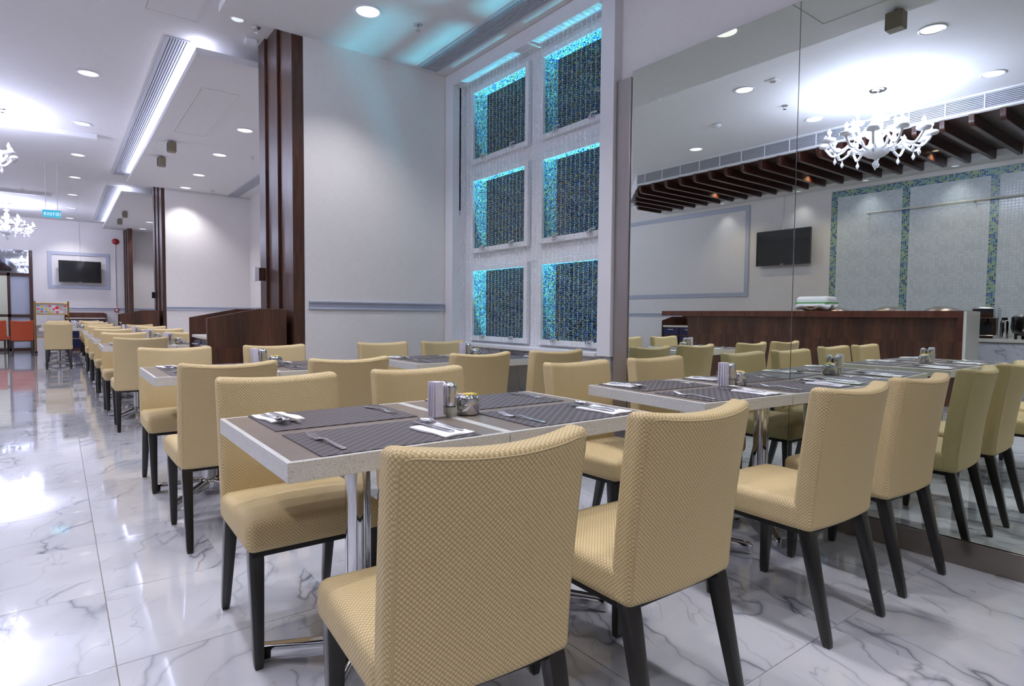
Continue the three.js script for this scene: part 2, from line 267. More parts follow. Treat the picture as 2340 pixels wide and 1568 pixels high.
struct('wall_pier_near', bx(1.7, XW, -0.02, HM, -5.95, -5.19), M.wall, 'off-white wall between the nearest wooden column and the window', 'wall');
struct('wall_pier_middle', bx(1.66, XW, -0.02, HM, -13.9, -13.1), M.wall, 'off-white wall beside the second wooden column', 'wall');
struct('wall_far', merge([bx(-0.52, XW, -0.1, HM, ZF - 0.2, ZF), bx(XL, -0.52, 2.72, HM, ZF - 0.2, ZF)]), M.wall, 'off-white far end wall with the framed television', 'wall');
struct('wall_foyer', bx(XL, 1, -0.1, HM, ZF - 2.6, ZF - 2.45), M.wall, 'pale wall of the foyer behind the far glass partition', 'wall');
// rails, architrave, base
{
  const prof = [[0, 0], [0.012, 0], [0.014, 0.008], [0.012, 0.014], [0.008, 0.018], [0.008, 0.050], [0.014, 0.054], [0.022, 0.060], [0.026, 0.068], [0.022, 0.076], [0, 0.078]];
  const railGeo = (len) => { const s = new THREE.Shape(prof.map((p) => new THREE.Vector2(p[0], p[1]))); const g = new THREE.ExtrudeGeometry(s, { depth: len, bevelEnabled: false }); return uvBox(g); };
  const r1 = struct('trim_1', railGeo(1.35), M.rail, 'blue-grey moulded chair rail on the wall beside the nearest column', 'moulding'); r1.rotation.y = -Math.PI / 2; r1.position.set(XW - 0.1, 1.115, -5.19); 
  r1.position.set(3.08, 1.115, -5.19);
  const r2 = struct('trim_2', railGeo(1.5), M.rail, 'blue-grey moulded chair rail beside the second column', 'moulding'); r2.rotation.y = -Math.PI / 2; r2.position.set(3.16, 1.115, -13.1);
  const r3 = struct('trim_3', railGeo(3.3), M.rail, 'blue-grey moulded chair rail on the far wall', 'moulding'); r3.rotation.y = -Math.PI / 2; r3.position.set(2.9, 1.115, ZF);
  const r4 = struct('trim_4', railGeo(15), M.rail, 'blue-grey moulded chair rail on the wall behind the bar', 'moulding'); r4.position.set(XL, 1.07, -20.8);
  const r5 = struct('trim_5', railGeo(7.1), M.rail, 'blue-grey moulded chair rail on the side wall of the middle bay', 'moulding'); r5.rotation.y = Math.PI; r5.position.set(XW, 1.115, -5.96);
}

// ================================================================ WINDOW WITH BEAD CURTAIN
{
  const w = structGroup('window_1', 'white timber window of six mottled blue-green panes lit turquoise from outside', 'window');
  const xf = 3.12;
  mesh('architrave', merge([rbx(xf - 0.03, XW + 0.02, 0.79, 3.42, -3.06, -2.93), rbx(xf - 0.03, XW + 0.02, 0.79, 3.42, -5.185, -5.05), rbx(xf - 0.03, XW + 0.02, 3.295, 3.418, -5.05, -3.06)]), M.white, w);
  mesh('reveal', merge([bx(XW, 3.42, 0.80, 3.30, -2.99, -2.97), bx(XW, 3.42, 0.80, 3.30, -5.07, -5.05), bx(XW, 3.42, 3.29, 3.31, -5.06, -2.98)]), M.white, w);
  mesh('window_sill', rbx(3.07, 3.42, 0.785, 0.815, -5.05, -3.06), M.white, w);
  mesh('marble_apron', (() => { const g = bx(3.12, XW, 0, 0.785, -5.18, -2.95); const uv = g.attributes.uv; for (let i = 0; i < uv.count; i++) uv.setXY(i, uv.getX(i) / 2.4 + 0.3, uv.getY(i) / 2.4 + 0.1); return g; })(), M.marbleWall, w);
  const cols = [[-4.87, -4.07], [-3.83, -3.1]], rows = [[0.88, 1.50], [1.72, 2.36], [2.57, 3.19]];
  // fixed outer grid
  mesh('window_frame', merge([bx(3.25, 3.41, 0.80, 3.30, -5.06, -4.92), bx(3.25, 3.41, 0.80, 3.30, -4.02, -3.88), bx(3.25, 3.41, 0.80, 3.30, -3.05, -2.97), ...[[0.80, 0.835], [1.545, 1.675], [2.405, 2.525], [3.235, 3.30]].map(([a, b]) => bx(3.246, 3.405, a, b, -5.0, -3.0))]), M.white, w);
  const handle = () => merge([rbx(-0.02, 0.0, -0.012, 0.012, -0.03, 0.03, 0.004), tube([[-0.025, 0, 0], [-0.045, 0.01, 0.02], [-0.04, 0.02, 0.06], [-0.045, 0.012, 0.1]], 0.006, 12, 6)]);
  const hg = handle();
  for (const [z0, z1] of cols) for (const [y0, y1] of rows) {
    const fr = mesh('sash', (() => { const g = frameGeo(z1 - z0 + 0.09, y1 - y0 + 0.09, 0.045, 0.05); g.rotateY(Math.PI / 2); return g; })(), M.white, w); fr.position.set(3.235, (y0 + y1) / 2, (z0 + z1) / 2);
    const pg = uvBox(new THREE.PlaneGeometry(z1 - z0, y1 - y0), rr(0, 1), rr(0, 1)); pg.rotateY(-Math.PI / 2); mesh('pane', pg, M.pane, fr);
    for (const k of [-0.28, 0.28]) { const h = mesh('latch', hg, M.chrome, fr); h.position.set(-0.02, -(y1 - y0) / 2 - 0.008, k * (z1 - z0)); }
  }
  // street side: facade across the way and a turquoise floodlight at its foot
  single('street_facade', bx(9.2, 9.4, -6, 6, -14, 6), M.facade, 'dark blue facade outside behind the window panes', 'facade');
  const fl = thing('floodlight', 'turquoise floodlight outside below the window', 'floodlight', [6.7, -5.6, -3.35]);
  mesh('housing', rbx(-0.15, 0.15, -0.2, -0.02, -0.4, 0.4, 0.02), M.black, fl); mesh('lens', bx(-0.12, 0.12, -0.019, -0.01, -0.36, 0.36), S({ color: 0x111111, emissive: AQUA, emissiveIntensity: 0.18 }), fl);
  { const q = spot(fl, 0, 0.05, 0, AQUA_CD, AQUA, rad(26), 0.3, [-3.5, 7.6, -0.7]); q.shadow.radius = 30; }
  const bl = thing('street_lamp', 'blue street lamp outside lighting the facade', 'street lamp', [7.6, -4.6, -6.5]); mesh('housing', rbx(-0.15, 0.15, -0.2, -0.02, -0.3, 0.3, 0.02), M.black, bl); mesh('lens', bx(-0.12, 0.12, -0.019, -0.01, -0.26, 0.26), S({ color: 0x111111, emissive: new THREE.Color(0.15, 0.3, 1), emissiveIntensity: 0.18 }), bl); spot(bl, 0, 0.05, 0, 35, new THREE.Color(0.2, 0.42, 1), rad(60), 0.6, [1.6, 4, -0.5])
}
{ // hanging crystal strands: too many to count, one object
  const g = new THREE.SphereGeometry(0.0052, 8, 6); const mtx = [];
  for (let z = -5.0; z < -3.08; z += 0.052) { const zz = z + rr(-0.004, 0.004); let y = 3.285; const ph = rr(0, 0.01); while (y > 0.84) { const s = rnd() < 0.5 ? 1 : 0.78; mtx.push([zz, y - ph, s]); y -= 0.0175; } }
  const im = new THREE.InstancedMesh(g, M.bead, mtx.length); const o = new THREE.Object3D();
  mtx.forEach((q, i) => { o.position.set(3.165, q[1], q[0]); o.scale.set(q[2] * 0.8, q[2], q[2]); o.updateMatrix(); im.setMatrixAt(i, o.matrix); });
  im.name = 'bead_curtain'; im.castShadow = im.receiveShadow = true; im.userData = { kind: 'stuff', label: 'clear crystal bead curtain hanging in front of the six-pane window', category: 'bead curtain' }; scene.add(im);
}

// ================================================================ MIRROR WALL
{
  const seams = [-2.80, -1.645, -0.48, 0.69, 1.86], lab = ['mirror panel beside the window, left of the vertical seam', 'mirror panel right of the vertical seam, reflecting the chandelier', 'mirror panel just beyond the right edge of the picture', 'mirror panel farthest from the window'];
  for (let i = 0; i < 4; i++) {
    const m = thing('wall_mirror', lab[i], 'mirror', [XM, 0, (seams[i] + seams[i + 1]) / 2]); const hw = (seams[i + 1] - seams[i]) / 2 - 0.0012;
    mesh('backing', bx(0.004, XW - XM, 0.115, 2.735, -hw, hw), M.mirrorEdge, m); mesh('mirror_glass', rbx(0, 0.006, 0.115, 2.735, -hw, hw, 0.0012, 1), M.mirror, m);
  }
  single('mirror_plinth', rbx(XM - 0.004, XW, 0, 0.112, -2.83, 1.9, 0.002), S({ color: 0x989189, metalness: 1, roughness: 0.26 }), 'brushed steel plinth strip under the mirror', 'plinth');
  single('mirror_edge_trim', rbx(XM - 0.012, XW, 0, 2.70, -2.925, -2.80, 0.004), M.steel, 'brushed steel upright strip between mirror and window', 'metal trim');
}

// ================================================================ COLUMNS AND WAITER STATIONS
function column(z, label, top) {
  const c = thing('wooden_column', label, 'column', [0, 0, z]);
  mesh('pilaster', rbx(1.605, 1.715, 0, top, -0.33, 0, 0.004), M.wood, c); mesh('pilaster', rbx(1.582, 1.70, 0, top, -0.64, -0.345, 0.004), M.wood, c); mesh('pilaster', rbx(1.56, 1.70, 0, top, -0.86, -0.655, 0.004), M.wood, c);
  mesh('core', bx(1.64, 1.699, 0, top, -0.9, -0.02), M.brownFrame, c);
  return c;
}
column(-5.2, 'tall stepped dark walnut column beside the nearest serving station', HM - 0.002);
column(-13.15, 'tall dark walnut column halfway down the room', HM - 0.002);
column(-20.4 + 0.45, 'dark walnut column at the far end beside the red alarm bell', HM - 0.002);
function station(z, label, len) {
  const s = thing('serving_station', label, 'cabinet', [0, 0, z]);
  const side = (za, zb) => { const sh = new THREE.Shape(); sh.moveTo(0.94, 0); sh.lineTo(1.55, 0); sh.lineTo(1.55, 1.115); sh.lineTo(1.33, 1.115); sh.lineTo(0.94, 1.035); sh.closePath(); const g = new THREE.ExtrudeGeometry(sh, { depth: zb - za - 0.004, bevelEnabled: true, bevelSize: 0.002, bevelThickness: 0.002, bevelSegments: 1 }); g.translate(0, 0, za + 0.002); return uvBox(g); };
  mesh('side_panel', side(-0.03, 0), M.wood, s); mesh('side_panel', side(-len, -len + 0.03), M.wood, s);
  mesh('carcass', bx(0.975, 1.55, 0.05, 0.86, -len + 0.03, -0.03), M.wood, s); mesh('back_panel', bx(1.52, 1.55, 0.88, 1.1, -len + 0.03, -0.03), M.wood, s);
  mesh('worktop', rbx(0.955, 1.5, 0.86, 0.885, -len + 0.032, -0.032, 0.003), M.counterTop, s);
  const n = 2, w = (len - 0.06) / n;
  for (let i = 0; i < n; i++) for (const [y0, y1] of [[0.70, 0.84], [0.52, 0.68], [0.10, 0.50]]) {
    const d = mesh('drawer', rbx(0.962, 0.978, y0, y1, -0.03 - w * (i + 1) + 0.02, -0.03 - w * i - 0.02, 0.002), M.navy, s);
    mesh('handle', tube([[0.96, y1 - 0.03, -0.03 - w * (i + 0.5) - 0.07], [0.94, y1 - 0.03, -0.03 - w * (i + 0.5) - 0.06], [0.94, y1 - 0.03, -0.03 - w * (i + 0.5) + 0.06], [0.96, y1 - 0.03, -0.03 - w * (i + 0.5) + 0.07]], 0.006, 12, 6), M.chrome, d);
  }
  return s;
}
station(-5.22, 'walnut serving station with sloped side panels against the nearest column', 0.82);
station(-13.2, 'walnut serving station against the second column', 0.82);
{ const b = thing('switch_box', 'small white electrical box on the flank of the nearest column', 'switch box', [1.56, 1.445, -5.95]); mesh('back_box', rbx(-0.05, -0.001, -0.06, 0.06, -0.035, 0.035, 0.004), M.brownFrame, b); mesh('cover_plate', rbx(-0.088, -0.05, -0.065, 0.065, -0.04, 0.04, 0.003), M.white, b);
  const c = thing('switch_box', 'small black electrical box on the flank of the second column', 'switch box', [1.56, 1.42, -13.9]); mesh('back_box', rbx(-0.045, -0.001, -0.06, 0.06, -0.035, 0.035, 0.004), M.black, c); mesh('cover_plate', rbx(-0.053, -0.045, -0.063, 0.063, -0.038, 0.038, 0.003), M.black, c); }

// ================================================================ CEILING FITTINGS
const downGeo = { ring: lathe([[0.088, 0], [0.108, 0], [0.11, -0.004], [0.106, -0.008], [0.094, -0.008], [0.088, -0.002], [0.088, 0]], 40), lens: new THREE.CircleGeometry(0.089, 40).rotateX(Math.PI / 2) };
function downlight(x, y, z, label, cd = DOWN_CD, group = 'recessed round downlights', s = 1, mat = M.lens, ang = 54) {
  const o = thing('downlight', label, 'downlight', [x, y, z], 0, group); o.userData.group = group;
  const r = mesh('trim_ring', downGeo.ring, M.white, o), l = mesh('lens', downGeo.lens, mat, o); l.position.y = -0.0025; r.scale.set(s, 1, s); l.scale.set(s, 1, s);
  spot(o, 0, -0.012, 0, cd, DOWN_COL, rad(ang), 0.55);
  return o;
}
const ORD = ['first', 'second', 'third', 'fourth', 'fifth', 'sixth', 'seventh', 'eighth', 'ninth', 'tenth'];
[-4.46, -2.95, -1.44, 0.07, 1.6].forEach((z, i) => downlight(i === 1 ? 1.84 : 1.96, HS, z, i === 0 ? 'round downlight in the lowered ceiling nearest the window' : `round downlight in the mirror-side ceiling, ${ORD[i]} from the window end`));
[-6.76, -8.28, -9.79, -11.43, -12.75].forEach((z, i) => downlight(1.96, HS, z, i ? `round downlight in the middle bay ceiling, ${ORD[i - 1]} visible one` : 'round downlight in the middle bay ceiling hidden behind the near column'));
[-15.0, -16.6, -18.2, -19.8].forEach((z, i) => downlight(1.96, HS, z, `round downlight in the far bay ceiling, ${ORD[i]} past the second column`));
[-7.86, -9.99, -12.0, -14.02, -16.13, -18.2, -20.2].forEach((z, i) => downlight(0.31, HM, z, `round downlight in the row over the aisle, ${ORD[i]} from the top left corner`));
[0.6, -2.04, -3.83, -5.75].forEach((z, i) => downlight(0.14, HM, z, ['round aisle downlight above and behind the camera', 'round downlight at the upper right of the mirror reflection', 'round downlight reflected left of the mirror seam', 'round aisle downlight between the first two bays'][i]));
[0.4, -2.01, -3.83, -5.6, -7.6, -9.9, -12.2, -14.5, -16.8].forEach((z, i) => downlight(-1.44, HM, z, ['round bar-side downlight behind the camera', 'round downlight reflected at the right edge of the mirror', 'round downlight reflected just right of the mirror seam', 'round downlight reflected nearest the left end of the slatted canopy'][i] ?? `round bar-side downlight, ${ORD[i]} along the row`));
downlight(1.28, HM, -5.62, 'small bluish downlight beside the top of the nearest column', 0.4, 'small accent downlights', 0.55, M.lensDim, 50);
// cove lighting along the lowered ceilings
function cove(z0, z1, label) {
  const len = z1 - z0, c = thing('cove_light', label, 'light strip', [1.115, HS + 0.06, (z0 + z1) / 2]);
  mesh('diffuser', rbx(-0.02, 0.02, 0.001, 0.02, -len / 2, len / 2, 0.006), M.cove, c);
  const l = new THREE.RectAreaLight(COVE_COL, COVE_L, 0.045, len); l.position.set(-0.01, 0.024, 0); l.rotation.x = Math.PI / 2; c.add(l); l.castShadow = true;
}
cove(-5.1, 2.0, 'white light strip on the edge of the near lowered ceiling'); cove(-12.9, -6.25, 'glowing white light strip on the edge of the middle lowered ceiling'); cove(-20.3, -14.4, 'glowing white light strip on the edge of the far lowered ceiling');
function linearVent(x0, x1, z0, z1, y, n, label, flip) {
  const v = thing('ceiling_vent', label, 'air vent', [0, y, 0]);
  mesh('backing', bx(x0, x1, -0.003, -0.0005, z0, z1), M.ventDark, v);
  mesh('vent_frame', merge([rbx(x0 - 0.012, x0 + 0.004, -0.011, 0, z0 - 0.012, z1 + 0.012, 0.002), rbx(x1 - 0.004, x1 + 0.012, -0.011, 0, z0 - 0.012, z1 + 0.012, 0.002), bx(x0, x1, -0.011, 0, z0 - 0.012, z0 + 0.004), bx(x0, x1, -0.011, 0, z1 - 0.004, z1 + 0.012)]), M.vent, v);
  const g = bx(-(x1 - x0) / n * 0.32, (x1 - x0) / n * 0.32, -0.012, -0.003, z0, z1);
  for (let i = 0; i < n; i++) mesh('louvre', g, M.vent, v).position.x = x0 + (x1 - x0) * (i + 0.5) / n;
}
linearVent(2.76, 2.95, -5.12, 1.5, HS, 9, 'long slotted air vent in the ceiling above the window');
linearVent(2.76, 2.95, -13.05, -8, HS, 9, 'long slotted air vent in the middle bay ceiling');
linearVent(0.85, 1.03, -13.2, -6.35, HM, 8, 'long slotted air vent alongside the middle light cove');
linearVent(0.85, 1.03, -20.2, -14.5, HM, 8, 'long slotted air vent alongside the far light cove');
function sprinkler(x, y, z, label) { const s = thing('sprinkler', label, 'sprinkler', [x, y, z], rr(0, 3)); mesh('flange', lathe([[0, -0.001], [0.034, -0.001], [0.036, -0.005], [0.028, -0.010], [0.012, -0.012], [0, -0.012]], 20), M.chrome, s); mesh('frame_arms', merge([tube([[0.008, -0.012, 0], [0.014, -0.026, 0], [0.006, -0.042, 0]], 0.003, 8, 6), tube([[-0.008, -0.012, 0], [-0.014, -0.026, 0], [-0.006, -0.042, 0]], 0.003, 8, 6)]), M.chrome, s); mesh('deflector', cyl(0, -0.046, -0.042, 0, 0.02, 16), M.chrome, s); }
[[1.45, HM, -5.68, 'ceiling sprinkler beside the top of the nearest column'], [2.37, HS, -4.41, 'ceiling sprinkler in the lowered ceiling in front of the window'], [2.38, HS, -9.61, 'ceiling sprinkler in the middle bay, nearer one'], [2.41, HS, -12.7, 'ceiling sprinkler in the middle bay, farther one'], [-0.5, HM, -9.9, 'ceiling sprinkler at the left edge above the first chandelier'], [-0.52, HM, -13.1, 'ceiling sprinkler past the first chandelier'], [-0.53, HM, -16.1, 'ceiling sprinkler in front of the far chandelier'], [-0.68, HM, -3.81, 'ceiling sprinkler seen in the mirror near the seam']].forEach((a) => sprinkler(...a));
{ const d = thing('smoke_detector', 'white round smoke detector reflected in the left mirror panel', 'smoke detector', [-0.67, HM, -4.72]); mesh('base', lathe([[0, 0], [0.06, 0], [0.06, -0.012], [0, -0.012]], 28), M.white, d); mesh('head', lathe([[0.05, -0.012], [0.045, -0.03], [0.02, -0.038], [0, -0.038]], 28), M.white, d);
  const e = thing('square_spotlight', 'small square ceiling spotlight reflected above the sprinkler', 'spotlight', [0.14, HM, -3.5]); mesh('plate', rbx(-0.06, 0.06, -0.008, 0, -0.06, 0.06, 0.003), M.white, e); mesh('bezel', cyl(0, -0.016, -0.008, 0, 0.03, 20), M.chrome, e); }
function boxSpeaker(x, z, label, turn = 0) { const s = thing('box_speaker', label, 'speaker', [x, HS, z], turn); mesh('cabinet', rbx(-0.05, 0.05, -0.15, -0.02, -0.06, 0.06, 0.006), M.taupe, s); mesh('grille', rbx(-0.055, -0.05, -0.14, -0.03, -0.05, 0.05, 0.002), M.black, s); mesh('bracket', cyl(0, -0.022, 0, 0, 0.015, 12), M.taupe, s); }
boxSpeaker(1.14, -1.95, 'taupe box speaker under the ceiling edge, seen at the top of the mirror'); boxSpeaker(1.29, -9.43, 'taupe box speaker on the middle bay ceiling, nearer one'); boxSpeaker(1.29, -10.44, 'taupe box speaker on the middle bay ceiling, farther one'); boxSpeaker(1.29, -16.6, 'taupe box speaker on the far bay ceiling, nearer one'); boxSpeaker(1.29, -18.0, 'taupe box speaker on the far bay ceiling, farther one');
function hatch(x0, x1, z0, z1, y, label) { const h = thing('access_hatch', label, 'access panel'); const g = frameGeo(x1 - x0, z1 - z0, 0.012, 0.008, 0.002); g.rotateX(Math.PI / 2); const f = mesh('hatch_frame', g, M.ceil, h); f.position.set((x0 + x1) / 2, y - 0.0035, (z0 + z1) / 2); mesh('hatch_door', bx(x0 + 0.016, x1 - 0.016, y - 0.0045, y - 0.0005, z0 + 0.016, z1 - 0.016), M.ceil, h); }
hatch(0.62, 1.02, -5.9, -4.6, HM, 'square ceiling access hatch at the top left of the picture'); hatch(1.23, 1.62, -8.9, -7.0, HS, 'ceiling access hatch in the middle bay'); hatch(1.35, 1.95, -2.4, -1.75, HS, 'ceiling access hatch reflected in the mirror beside the seam');
single('ceiling_conduit', rbx(-2.0, 0.5, HM - 0.07, HM, -10.55, -10.45, 0.004), M.white, 'white boxed conduit across the ceiling behind the first chandelier', 'conduit');
single('ceiling_conduit', rbx(-2.0, -0.05, HM - 0.05, HM, -16.45, -16.38, 0.004), M.white, 'white boxed conduit across the ceiling before the far chandelier', 'conduit');
single('emergency_light', rbx(1.42, 1.52, HM - 0.045, HM, -6.0, -5.92, 0.006), M.white, 'white boxed emergency light by the nearest column top', 'emergency light');

// ================================================================ CHANDELIERS
function chandelier(x, z, label, lit) {
  const c = thing('chandelier', label, 'chandelier', [x, HM, z], 0.2, 'white glass chandeliers');
  mesh('canopy', lathe([[0, 0], [0.085, 0], [0.088, -0.006], [0.07, -0.022], [0.02, -0.03], [0, -0.03]], 32), M.chrome, c);
  mesh('chain', cyl(0, -0.2, -0.03, 0, 0.006, 10), M.opal, c);
  mesh('shaft', lathe([[0, -0.15], [0.03, -0.16], [0.055, -0.185], [0.02, -0.21], [0.016, -0.24], [0.05, -0.28], [0.055, -0.31], [0.03, -0.34], [0.022, -0.40], [0.03, -0.45], [0.055, -0.50], [0.075, -0.58], [0.09, -0.62], [0, -0.63]], 28), M.opal, c);
  mesh('bowl', lathe([[0, -0.60], [0.10, -0.605], [0.145, -0.63], [0.15, -0.655], [0.125, -0.70], [0.075, -0.735], [0.03, -0.75], [0.012, -0.765], [0, -0.765]], 32), M.opal, c);
  mesh('finial', lathe([[0, -0.765], [0.012, -0.77], [0.032, -0.80], [0.03, -0.825], [0.012, -0.86], [0, -0.88]], 20), M.opal, c);
  const saucer = lathe([[0, 0.006], [0.025, 0.006], [0.045, 0.016], [0.06, 0.017], [0.069, 0.008], [0.07, -0.006], [0.06, -0.02], [0.035, -0.028], [0.014, -0.03], [0.012, -0.042], [0, -0.042]], 24), candle = lathe([[0, 0.004], [0.013, 0.004], [0.013, 0.05], [0.009, 0.055], [0, 0.055]], 12);
  const bulb = lathe([[0, 0.052], [0.008, 0.054], [0.019, 0.072], [0.018, 0.09], [0.010, 0.108], [0.003, 0.125], [0, 0.127]], 14), drop = lathe([[0, 0.03], [0.004, 0.028], [0.006, 0.012], [0.014, -0.006], [0.02, -0.022], [0.012, -0.042], [0, -0.058]], 12);
  const tier = (n, R, y0, yl, yt, ph) => { for (let i = 0; i < n; i++) {
    const a = ph + i / n * Math.PI * 2; const arm = new THREE.Mesh(tube([[0.05, y0, 0], [R * 0.36, yl, 0], [R * 0.52, yl + 0.075, 0], [R * 0.66, yl + 0.02, 0], [R * 0.84, yl - 0.01, 0], [R, yt - 0.035, 0]], 0.0145, 28, 8), M.opal); shade(arm); arm.name = 'arm'; arm.rotation.y = a; c.add(arm);
    const put = (nm, g, m) => { const q = mesh(nm, g, m, arm); q.position.set(R, yt, 0); return q; };
    put('saucer', saucer, M.opal); put('candle', candle, M.opal); put('bulb', bulb, M.bulb); const d = put('pendant_drop', drop, M.opal); d.position.set(R * 0.8, yl - 0.055, 0);
    if (lit) { const l = new THREE.PointLight(BULB_COL, BULB_CD, 0, 2); l.position.set(R, yt + 0.085, 0); l.castShadow = true; arm.add(l); }
  } };
  tier(12, 0.50, -0.6, -0.66, -0.545, 0); tier(6, 0.24, -0.52, -0.50, -0.385, 0.26);
  return c;
}
chandelier(-1.0, -2.92, 'white glass chandelier with candle bulbs reflected in the mirror', true);
chandelier(-0.92, -10.0, 'white glass chandelier cut off by the left edge of the picture', true);
chandelier(-0.90, -18.3, 'white glass chandelier at the far end above the left aisle', true);

// ================================================================ CHAIRS
const backBend = (v) => { const t = Math.max(0, Math.min(1, v.y / 0.475)), k = Math.pow(v.x / 0.215, 2); v.z += 0.078 * Math.pow(t, 1.3) - 0.042 * k * (0.3 + 0.7 * t); v.y += 0.016 * k * t; v.x *= 1 - 0.025 * (1 - t); };
const CG = (() => {
  const seat = roundGrid(0.43, 0.097, 0.40, 0.028, 6); deform(seat, (v) => { const u = 1 - Math.pow(v.x / 0.215, 2), w = 1 - Math.pow(v.z / 0.2, 2); if (v.y > 0) v.y += 0.014 * u * w; else v.y -= 0.0; if (v.z < 0) v.x *= 1; v.y += 0.411; v.z -= 0.025; });
  const back = roundGrid(0.43, 0.477, 0.07, 0.021, 10); deform(back, (v) => { v.y += 0.2385; backBend(v); v.y += 0.363; v.z += 0.187; });
  const pts = []; const E = 0.202, T = 0.464; for (let i = 0; i <= 12; i++) pts.push([-E, 0.02 + (T - 0.04) * i / 12]); pts.push([-E + 0.006, T - 0.006]); for (let i = 1; i < 14; i++) pts.push([-E + 2 * E * i / 14, T]); pts.push([E - 0.006, T - 0.006]); for (let i = 12; i >= 0; i--) pts.push([E, 0.02 + (T - 0.04) * i / 12]);
  const piping = tube(pts.map(([x, y]) => { const v = new THREE.Vector3(x, y, 0.0336); backBend(v); return [v.x, v.y + 0.363, v.z + 0.187]; }), 0.0016, 90, 6);
  const under = bx(-0.195, 0.195, 0.348, 0.37, -0.205, 0.19);
  const L = {}; for (const s of [-1, 1]) { L['f' + s] = taper([s * 0.178, 0, -0.192], [s * 0.182, 0.375, -0.182], 0.028, 0.046); L['r' + s] = taper([s * 0.185, 0, 0.268], [s * 0.178, 0.378, 0.178], 0.028, 0.046); }
  return { seat: finish(seat), back: finish(back), piping, under, L };
})();
function makeChair(name, label, pos, turn, group, fab = M.fabric) {
  const c = thing(name, label, 'chair', pos, turn, group);
  mesh('seat', CG.seat, fab, c); const b = mesh('backrest', CG.back, fab, c); mesh('piping', CG.piping, fab === M.fabric ? M.piping : fab, b); mesh('seat_frame', CG.under, M.black, c);
  for (const k of ['f-1', 'f1', 'r-1', 'r1']) mesh('leg', CG.L[k], M.leg, c);
  return c;
}
let chair0 = null;
function chair(x, z, facing, label, dx = 0) { // facing -1: back towards the camera
  const turn = (facing < 0 ? 0 : Math.PI) + rad(dx), g = 'cream woven dining chairs';
  if (!chair0) { chair0 = makeChair('dining_chair', label, [x, 0, z], turn, g); return chair0; }
  return copy(chair0, label, [x, 0, z], turn, g);
}

// ================================================================ TABLES
const TW = 0.62, TD = 0.70, TH = 0.745;
const TG = (() => {
  const edge = frameGeo(TW, TD, 0.013, 0.048, 0.0015); edge.rotateX(Math.PI / 2); edge.translate(0, TH - 0.024, 0);
  const foot = roundGrid(0.30, 0.044, 0.06, 0.016, 6, 3); deform(foot, (v) => { const t = Math.max(0, Math.min(1, (v.x + 0.15) / 0.30)); v.z *= 1 - 0.35 * t; const sl = 0.075 - 0.05 * Math.pow(t, 0.8); v.y = v.y > 0 ? v.y + sl - 0.012 : v.y + sl - 0.016 - (t > 0.8 ? (t - 0.8) * 0.03 : 0); v.x += 0.175; });
  foot.computeBoundingBox(); foot.translate(0, -foot.boundingBox.min.y, 0);
  return { edge: uvBox(edge), lam: bx(-TW / 2 + 0.0125, TW / 2 - 0.0125, TH - 0.04, TH - 0.0004, -TD / 2 + 0.0125, TD / 2 - 0.0125), col: merge([cyl(0, 0.03, 0.692, 0, 0.038, 32), lathe([[0, 0.10], [0.05, 0.10], [0.055, 0.085], [0.05, 0.05], [0.03, 0.03], [0, 0.03]], 28)]), plate: merge([bx(-0.16, 0.16, 0.69, 0.7, -0.02, 0.02), bx(-0.02, 0.02, 0.69, 0.7, -0.16, 0.16)]), foot: finish(foot) };
})();
let table0 = null;
function table(x, z, label, turn = 0) {
  const g = 'square pedestal tables';
  if (table0) return copy(table0, label, [x, 0, z], turn, g);
  const t = table0 = thing('dining_table', label, 'table', [x, 0, z], turn, g);
  mesh('table_edge', TG.edge, M.stone, t); mesh('table_top', TG.lam, M.laminate, t); mesh('column', TG.col, M.chrome, t); mesh('mounting_plate', TG.plate, M.black, t);
  for (let i = 0; i < 4; i++) mesh('base_foot', TG.foot, M.chrome, t).rotation.y = Math.PI / 4 + 0.06 + i * Math.PI / 2;
  return t;
}
